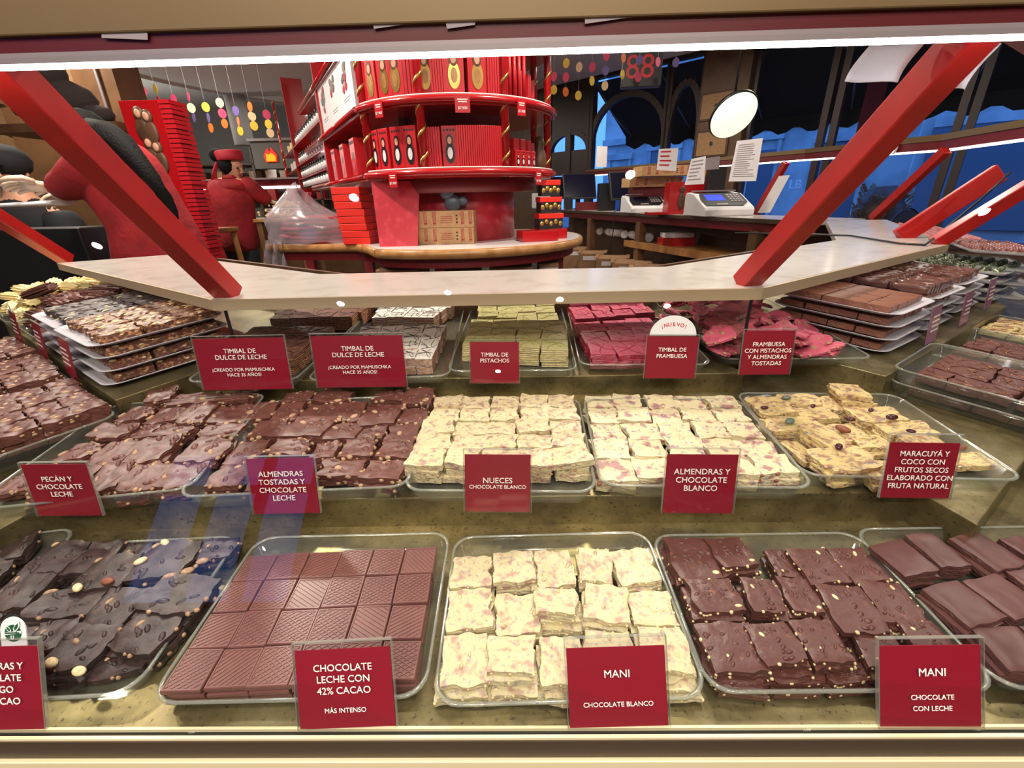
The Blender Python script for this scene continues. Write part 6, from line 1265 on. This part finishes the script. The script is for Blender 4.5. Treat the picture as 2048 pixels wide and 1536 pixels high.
# ---------------------------------------------------------------- workers
import bmesh
def body(name, J, E, R, mats, root, label, mat_head=None):
    """one continuous skin over joints J (name: point) and bones E; R joint: radius"""
    bm = bmesh.new(); L = bm.verts.layers.skin.verify(); V = {}
    for k, p in J.items():
        v = bm.verts.new(p); V[k] = v; r = R[k]; v[L].radius = r if hasattr(r, '__len__') else (r, r); v[L].use_root = (k == root)
    for a, b in E: bm.edges.new((V[a], V[b]))
    me = D.meshes.new(name); bm.to_mesh(me); bm.free(); me.materials.append(M[mats]); o = D.objects.new(name, me); COL.objects.link(o)
    s = o.modifiers.new('skin', 'SKIN'); s.use_smooth_shade = True; u = o.modifiers.new('subdivision', 'SUBSURF'); u.levels = 2; u.render_levels = 2
    return tag(o, label, 'person')
def hand(parent, wrist, fwd, side, m, curl=.5, k=1.0, flip=1, bn=None):
    """palm with four bent fingers and a thumb leaving its side"""
    f = Vector(fwd).normalized(); s_ = Vector(side); s_ = (s_ - f * s_.dot(f)).normalized(); n = f.cross(s_); w = Vector(wrist); b = MB()
    b.sweep([w - f * .02 * k, w + f * .02 * k, w + f * .06 * k, w + f * .09 * k], [(.024 * k, .016 * k), (.034 * k, .018 * k), (.042 * k, .018 * k), (.038 * k, .014 * k)], 12, up=n)
    for i, (o, l) in enumerate(((-.030, .066), (-.010, .074), (.010, .070), (.029, .054))):
        p = w + f * .085 * k + s_ * o * k; a = 0; pts = [p]
        for q in range(3): a += curl * (.6 + .2 * i * .3); p = p + (f * math.cos(a) + n * math.sin(a) * flip) * l * k * (.45, .32, .25)[q]; pts.append(p)
        b.sweep(pts, [.0095 * k, .0092 * k, .0085 * k, .006 * k], 8)
    p = w + f * .025 * k - s_ * .034 * k; pts = [p, p + (f * .5 - s_ * .8) * .035 * k, p + (f * .9 - s_ * .9 + n * .3 * flip) * .055 * k, p + (f * 1.2 - s_ * .75 + n * .5 * flip) * .07 * k]
    b.sweep(pts, [.013 * k, .012 * k, .0105 * k, .007 * k], 8); return b.build('hand', m, parent)
def face(o, c, fwd, up, k, parent):
    f = Vector(fwd).normalized(); u = Vector(up); u = (u - f * u.dot(f)).normalized(); s_ = f.cross(u); B = MB(); c = Vector(c)
    for sg in (-1, 1): B.ell(c + f * .088 * k + s_ * .033 * k * sg + u * .01 * k, (.011 * k,) * 3, 8)
    B.build('eyes', 'blackink', parent); m = MB(); m.sweep([c + f * .092 * k + u * .015 * k, c + f * .112 * k - u * .025 * k, c + f * .095 * k - u * .032 * k], [.009 * k, .014 * k, .012 * k], 8); m.build('nose', 'skin', parent)
    m = MB(); m.sweep([c + f * .088 * k - u * .058 * k + s_ * x * .022 * k - f * .006 * abs(x) * k for x in (-1, 0, 1)], [.004 * k, .008 * k, .004 * k], 6); m.build('mouth', 'raspdark', parent)
    m = MB()
    for sg in (-1, 1): m.ell(c + s_ * .078 * k * sg - u * .005 * k, (.012 * k, .012 * k, .03 * k), 8)
    m.build('ears', 'skin', parent)
# worker with the cap, standing at the work table, seen from behind turned to the right
Y1 = 4.6; q = lambda x, y, dy=0: Q(x, y, Y1 + dy); hc = q(468, 333)
J = dict(pelvis=q(474, 462), belly=q(470, 430), chest=q(462, 392), base=q(463, 366), neck=q(465, 356), head=hc, crown=hc + Vector((0, 0, .09)), sl=q(430, 376, .02), sr=q(496, 372, .02), el=q(428, 412, .12), wl=q(470, 420, .35), er=q(520, 392, .05), wr=q(540, 402, .16),
         hl=q(464, 470), hr=q(488, 470)); J['kl'] = Vector((J['hl'].x, Y1 + .02, .48)); J['al'] = Vector((J['hl'].x, Y1 + .05, .08)); J['tl'] = Vector((J['hl'].x + .14, Y1, .04)); J['kr'] = Vector((J['hr'].x, Y1 + .02, .48)); J['ar'] = Vector((J['hr'].x, Y1 + .05, .08)); J['tr'] = Vector((J['hr'].x + .14, Y1, .04))
R = dict(pelvis=.13, belly=.125, chest=.125, base=.07, neck=.055, head=(.085, .10), crown=.06, sl=.075, sr=.075, el=.05, wl=.034, er=.05, wr=.034, hl=.10, hr=.10, kl=.065, kr=.065, al=.045, ar=.045, tl=.04, tr=.04)
E_ = [('pelvis', 'belly'), ('belly', 'chest'), ('chest', 'base'), ('base', 'neck'), ('neck', 'head'), ('head', 'crown'), ('base', 'sl'), ('sl', 'el'), ('el', 'wl'), ('base', 'sr'), ('sr', 'er'), ('er', 'wr'), ('pelvis', 'hl'), ('hl', 'kl'), ('kl', 'al'), ('al', 'tl'), ('pelvis', 'hr'), ('hr', 'kr'), ('kr', 'ar'), ('ar', 'tr')]
w1 = body('person', J, E_, R, 'skin', 'pelvis', 'person in red coat and crimson cap working at the small table')
ct = MB(); ct.sweep([q(462, 360), q(462, 368), q(462, 384), q(463, 405), q(468, 432), q(471, 452), q(475, 480), q(478, 505)], [(.085, .085), (.165, .14), (.21, .175), (.21, .175), (.19, .165), (.20, .175), (.205, .185), (.20, .19)], 22, up=(0, 1, 0))
ct.sweep([J['sr'] + Vector((-.06, 0, .01)), J['sr'], J['er'], J['wr']], [.10, .098, .078, .062], 14); ct.sweep([J['sl'] + Vector((.06, 0, .01)), J['sl'], J['el'], J['wl']], [.10, .098, .078, .06], 14)
ct.ell(q(468, 374), (.165, .165, .085), 16); ct.build('coat', 'coat', w1, sub=1); MB().sweep([q(462, 351), q(464, 359)], [.075, .085], 16).build('collar', 'coat', w1)
tr_ = MB()
for s in 'lr': tr_.sweep([J['h' + s] - Vector((0, 0, .05)), J['k' + s], J['a' + s] + Vector((0, 0, .02))], [.11, .082, .07], 14)
tr_.build('trousers', 'cloth_black', w1)
cp = MB(); ca = q(462, 322); cp.lathe([(.108, 0), (.112, .02), (.118, .075), (.105, .085), (.001, .088)], n=24, X=Matrix.Translation(ca) @ Matrix.Rotation(-.06, 4, 'Y')); cp.build('cap', 'cap', w1)
cp = MB(); cp.ell(q(434, 311), (.07, .06, .06), 12); cp.ell(hc + Vector((-.045, -.01, .01)), (.085, .098, .085), 14); cp.build('hair', 'hair', w1)
MB().sweep([q(436, 322), q(430, 340), q(428, 360), q(436, 372)], [(.03, .012)] * 4, 8).build('cap_ribbon', 'cap', w1); face(None, hc, (.85, -.35, -.3), (0, 0, 1), .95, w1)
hand(w1, J['wr'], (.7, .35, -.35), (.3, -.8, .1), 'glove', .5)
# worker leaning over the left counter, long black ponytail
Y2 = 2.35; q = lambda x, y, dy=0: Q(x, y, Y2 + dy); hc = q(168, 262, .02)
J = dict(pelvis=q(318, 480), belly=q(295, 430), chest=q(248, 365), base=q(212, 312), neck=q(194, 288), head=hc, crown=q(150, 243, .02), sl=q(178, 330, -.10), sr=q(240, 305, .14), el=q(140, 374, -.06), wl=q(96, 374, .0), er=q(200, 372, .22), wr=q(150, 392, .12), hl=q(300, 498, -.05), hr=q(335, 490, .06))
for s, dx in (('l', -.02), ('r', .05)): h = J['h' + s]; J['k' + s] = Vector((h.x + dx, h.y, .48)); J['a' + s] = Vector((h.x + dx, h.y + .03, .08)); J['t' + s] = Vector((h.x + dx - .13, h.y - .03, .04))
R = dict(R)
w2 = body('person', J, E_, R, 'skin', 'pelvis', 'person in red coat with long black ponytail leaning behind the red post')
ct = MB(); ct.sweep([q(200, 298), q(212, 310), q(235, 342), q(262, 385), q(292, 430), q(312, 470), q(330, 525), q(342, 600)], [(.08, .07), (.15, .11), (.205, .15), (.20, .16), (.185, .16), (.205, .18), (.225, .20), (.235, .21)], 22, up=(0, 1, 0))
ct.sweep([J['sl'] + Vector((.08, .05, .02)), J['sl'], J['el'], J['wl'] + Vector((.03, 0, 0))], [.105, .10, .078, .06], 14); ct.sweep([J['sr'] + Vector((.02, -.05, -.02)), J['sr'], J['er'], J['wr']], [.10, .10, .076, .06], 14)
ct.build('coat', 'coat', w2, sub=1); tr_ = MB()
for s in 'lr': tr_.sweep([J['h' + s], J['k' + s], J['a' + s] + Vector((0, 0, .02))], [.12, .085, .07], 14)
tr_.build('trousers', 'cloth_black', w2)
hr = MB(); hr.ell(q(170, 262, .03), (.10, .115, .095), 16); hr.sweep([q(180, 262, -.03), q(215, 272, -.06), q(245, 290, -.10), q(275, 322, -.13), q(305, 358, -.14), q(330, 395, -.13), q(346, 425, -.12), q(356, 446, -.12)], [.055, .062, .055, .042, .034, .030, .022, .006], 14); hr.build('hair', 'hair', w2)
face(None, hc, (-.75, -.25, -.6), (-.4, 0, .8), .95, w2); hand(w2, J['wl'], (-.9, -.1, .08), (.1, .9, -.5), 'glove', .35, 1.15); hand(w2, J['wr'], (-.9, -.2, -.1), (0, .8, -.5), 'glove', .6, 1.0)
p = q(60, 398, -.02); tag(MB().sweep([p + Vector((-.14, 0, -.03)), p + Vector((.16, 0, -.02))], [(.07, .014)] * 2, 10).build('paper_strip', 'paper'), 'striped paper packet held by the leaning worker', 'packet')
# customer in black at the far left
Y3 = 3.0; q = lambda x, y, dy=0: Q(x, y, Y3 + dy); hc = q(20, 345)
x0 = hc.x; J = dict(pelvis=Vector((x0, Y3, .92)), belly=Vector((x0, Y3, 1.04)), chest=Vector((x0, Y3, 1.17)), base=Vector((x0, Y3, hc.z - .20)), neck=Vector((x0, Y3, hc.z - .13)), head=hc, crown=hc + Vector((0, 0, .09)), sl=Vector((x0 - .2, Y3, hc.z - .26)), sr=Vector((x0 + .2, Y3, hc.z - .26)), el=Vector((x0 - .26, Y3, hc.z - .55)), wl=Vector((x0 - .25, Y3 - .05, hc.z - .80)), er=Vector((x0 + .26, Y3, hc.z - .55)), wr=Vector((x0 + .25, Y3 - .05, hc.z - .80)), hl=Vector((x0 - .09, Y3, .86)), hr=Vector((x0 + .09, Y3, .86)))
for s in 'lr': h = J['h' + s]; J['k' + s] = Vector((h.x, h.y, .46)); J['a' + s] = Vector((h.x, h.y + .03, .08)); J['t' + s] = Vector((h.x, h.y - .14, .04))
R = dict(R); R.update(el=.034, er=.034, sl=.055, sr=.055, wl=.026, wr=.026); w3 = body('person', J, E_, R, 'skin', 'pelvis', 'person in black jacket and black cap at the left frame edge')
ct = MB(); ct.sweep([J['neck'], J['base'], J['chest'], J['belly'], J['pelvis'], J['pelvis'] - Vector((0, 0, .1))], [(.08, .08), (.17, .11), (.215, .15), (.20, .15), (.21, .16), (.2, .15)], 20, up=(0, 1, 0))
for s in 'lr': ct.sweep([J['s' + s] + Vector((0, 0, .04)), J['s' + s], J['e' + s], J['w' + s]], [.07, .12, .10, .08], 12)
ct.build('jacket', 'cloth_black', w3, sub=1); ct = MB()
for s in 'lr': ct.sweep([J['h' + s], J['k' + s], J['a' + s] + Vector((0, 0, .02))], [.115, .085, .07], 12); hand(w3, J['w' + s], (0, -.1, -1), (1 if s == 'l' else -1, 0, 0), 'skin', .5)
ct.build('trousers', 'cloth_black', w3); MB().ell(hc + Vector((0, .0, .06)), (.12, .125, .10), 16).ell(hc + Vector((0, -.13, .035)), (.085, .08, .014), 14).build('cap', 'cloth_black', w3); face(None, hc, (.3, -.9, 0), (0, 0, 1), 1, w3)
# ---------------------------------------------------------------- lettering becomes plain mesh
C.view_layer.update(); dg = C.evaluated_depsgraph_get(); made = []
for o in TEXTS: made.append((o, D.meshes.new_from_object(o.evaluated_get(dg))))
for o, me in made:
    n, mw, pa, cu = o.name.split('.')[0], o.matrix_local.copy(), o.parent, o.data; D.objects.remove(o); D.curves.remove(cu)
    x = D.objects.new(n, me); COL.objects.link(x); x.parent = pa; x.matrix_local = mw
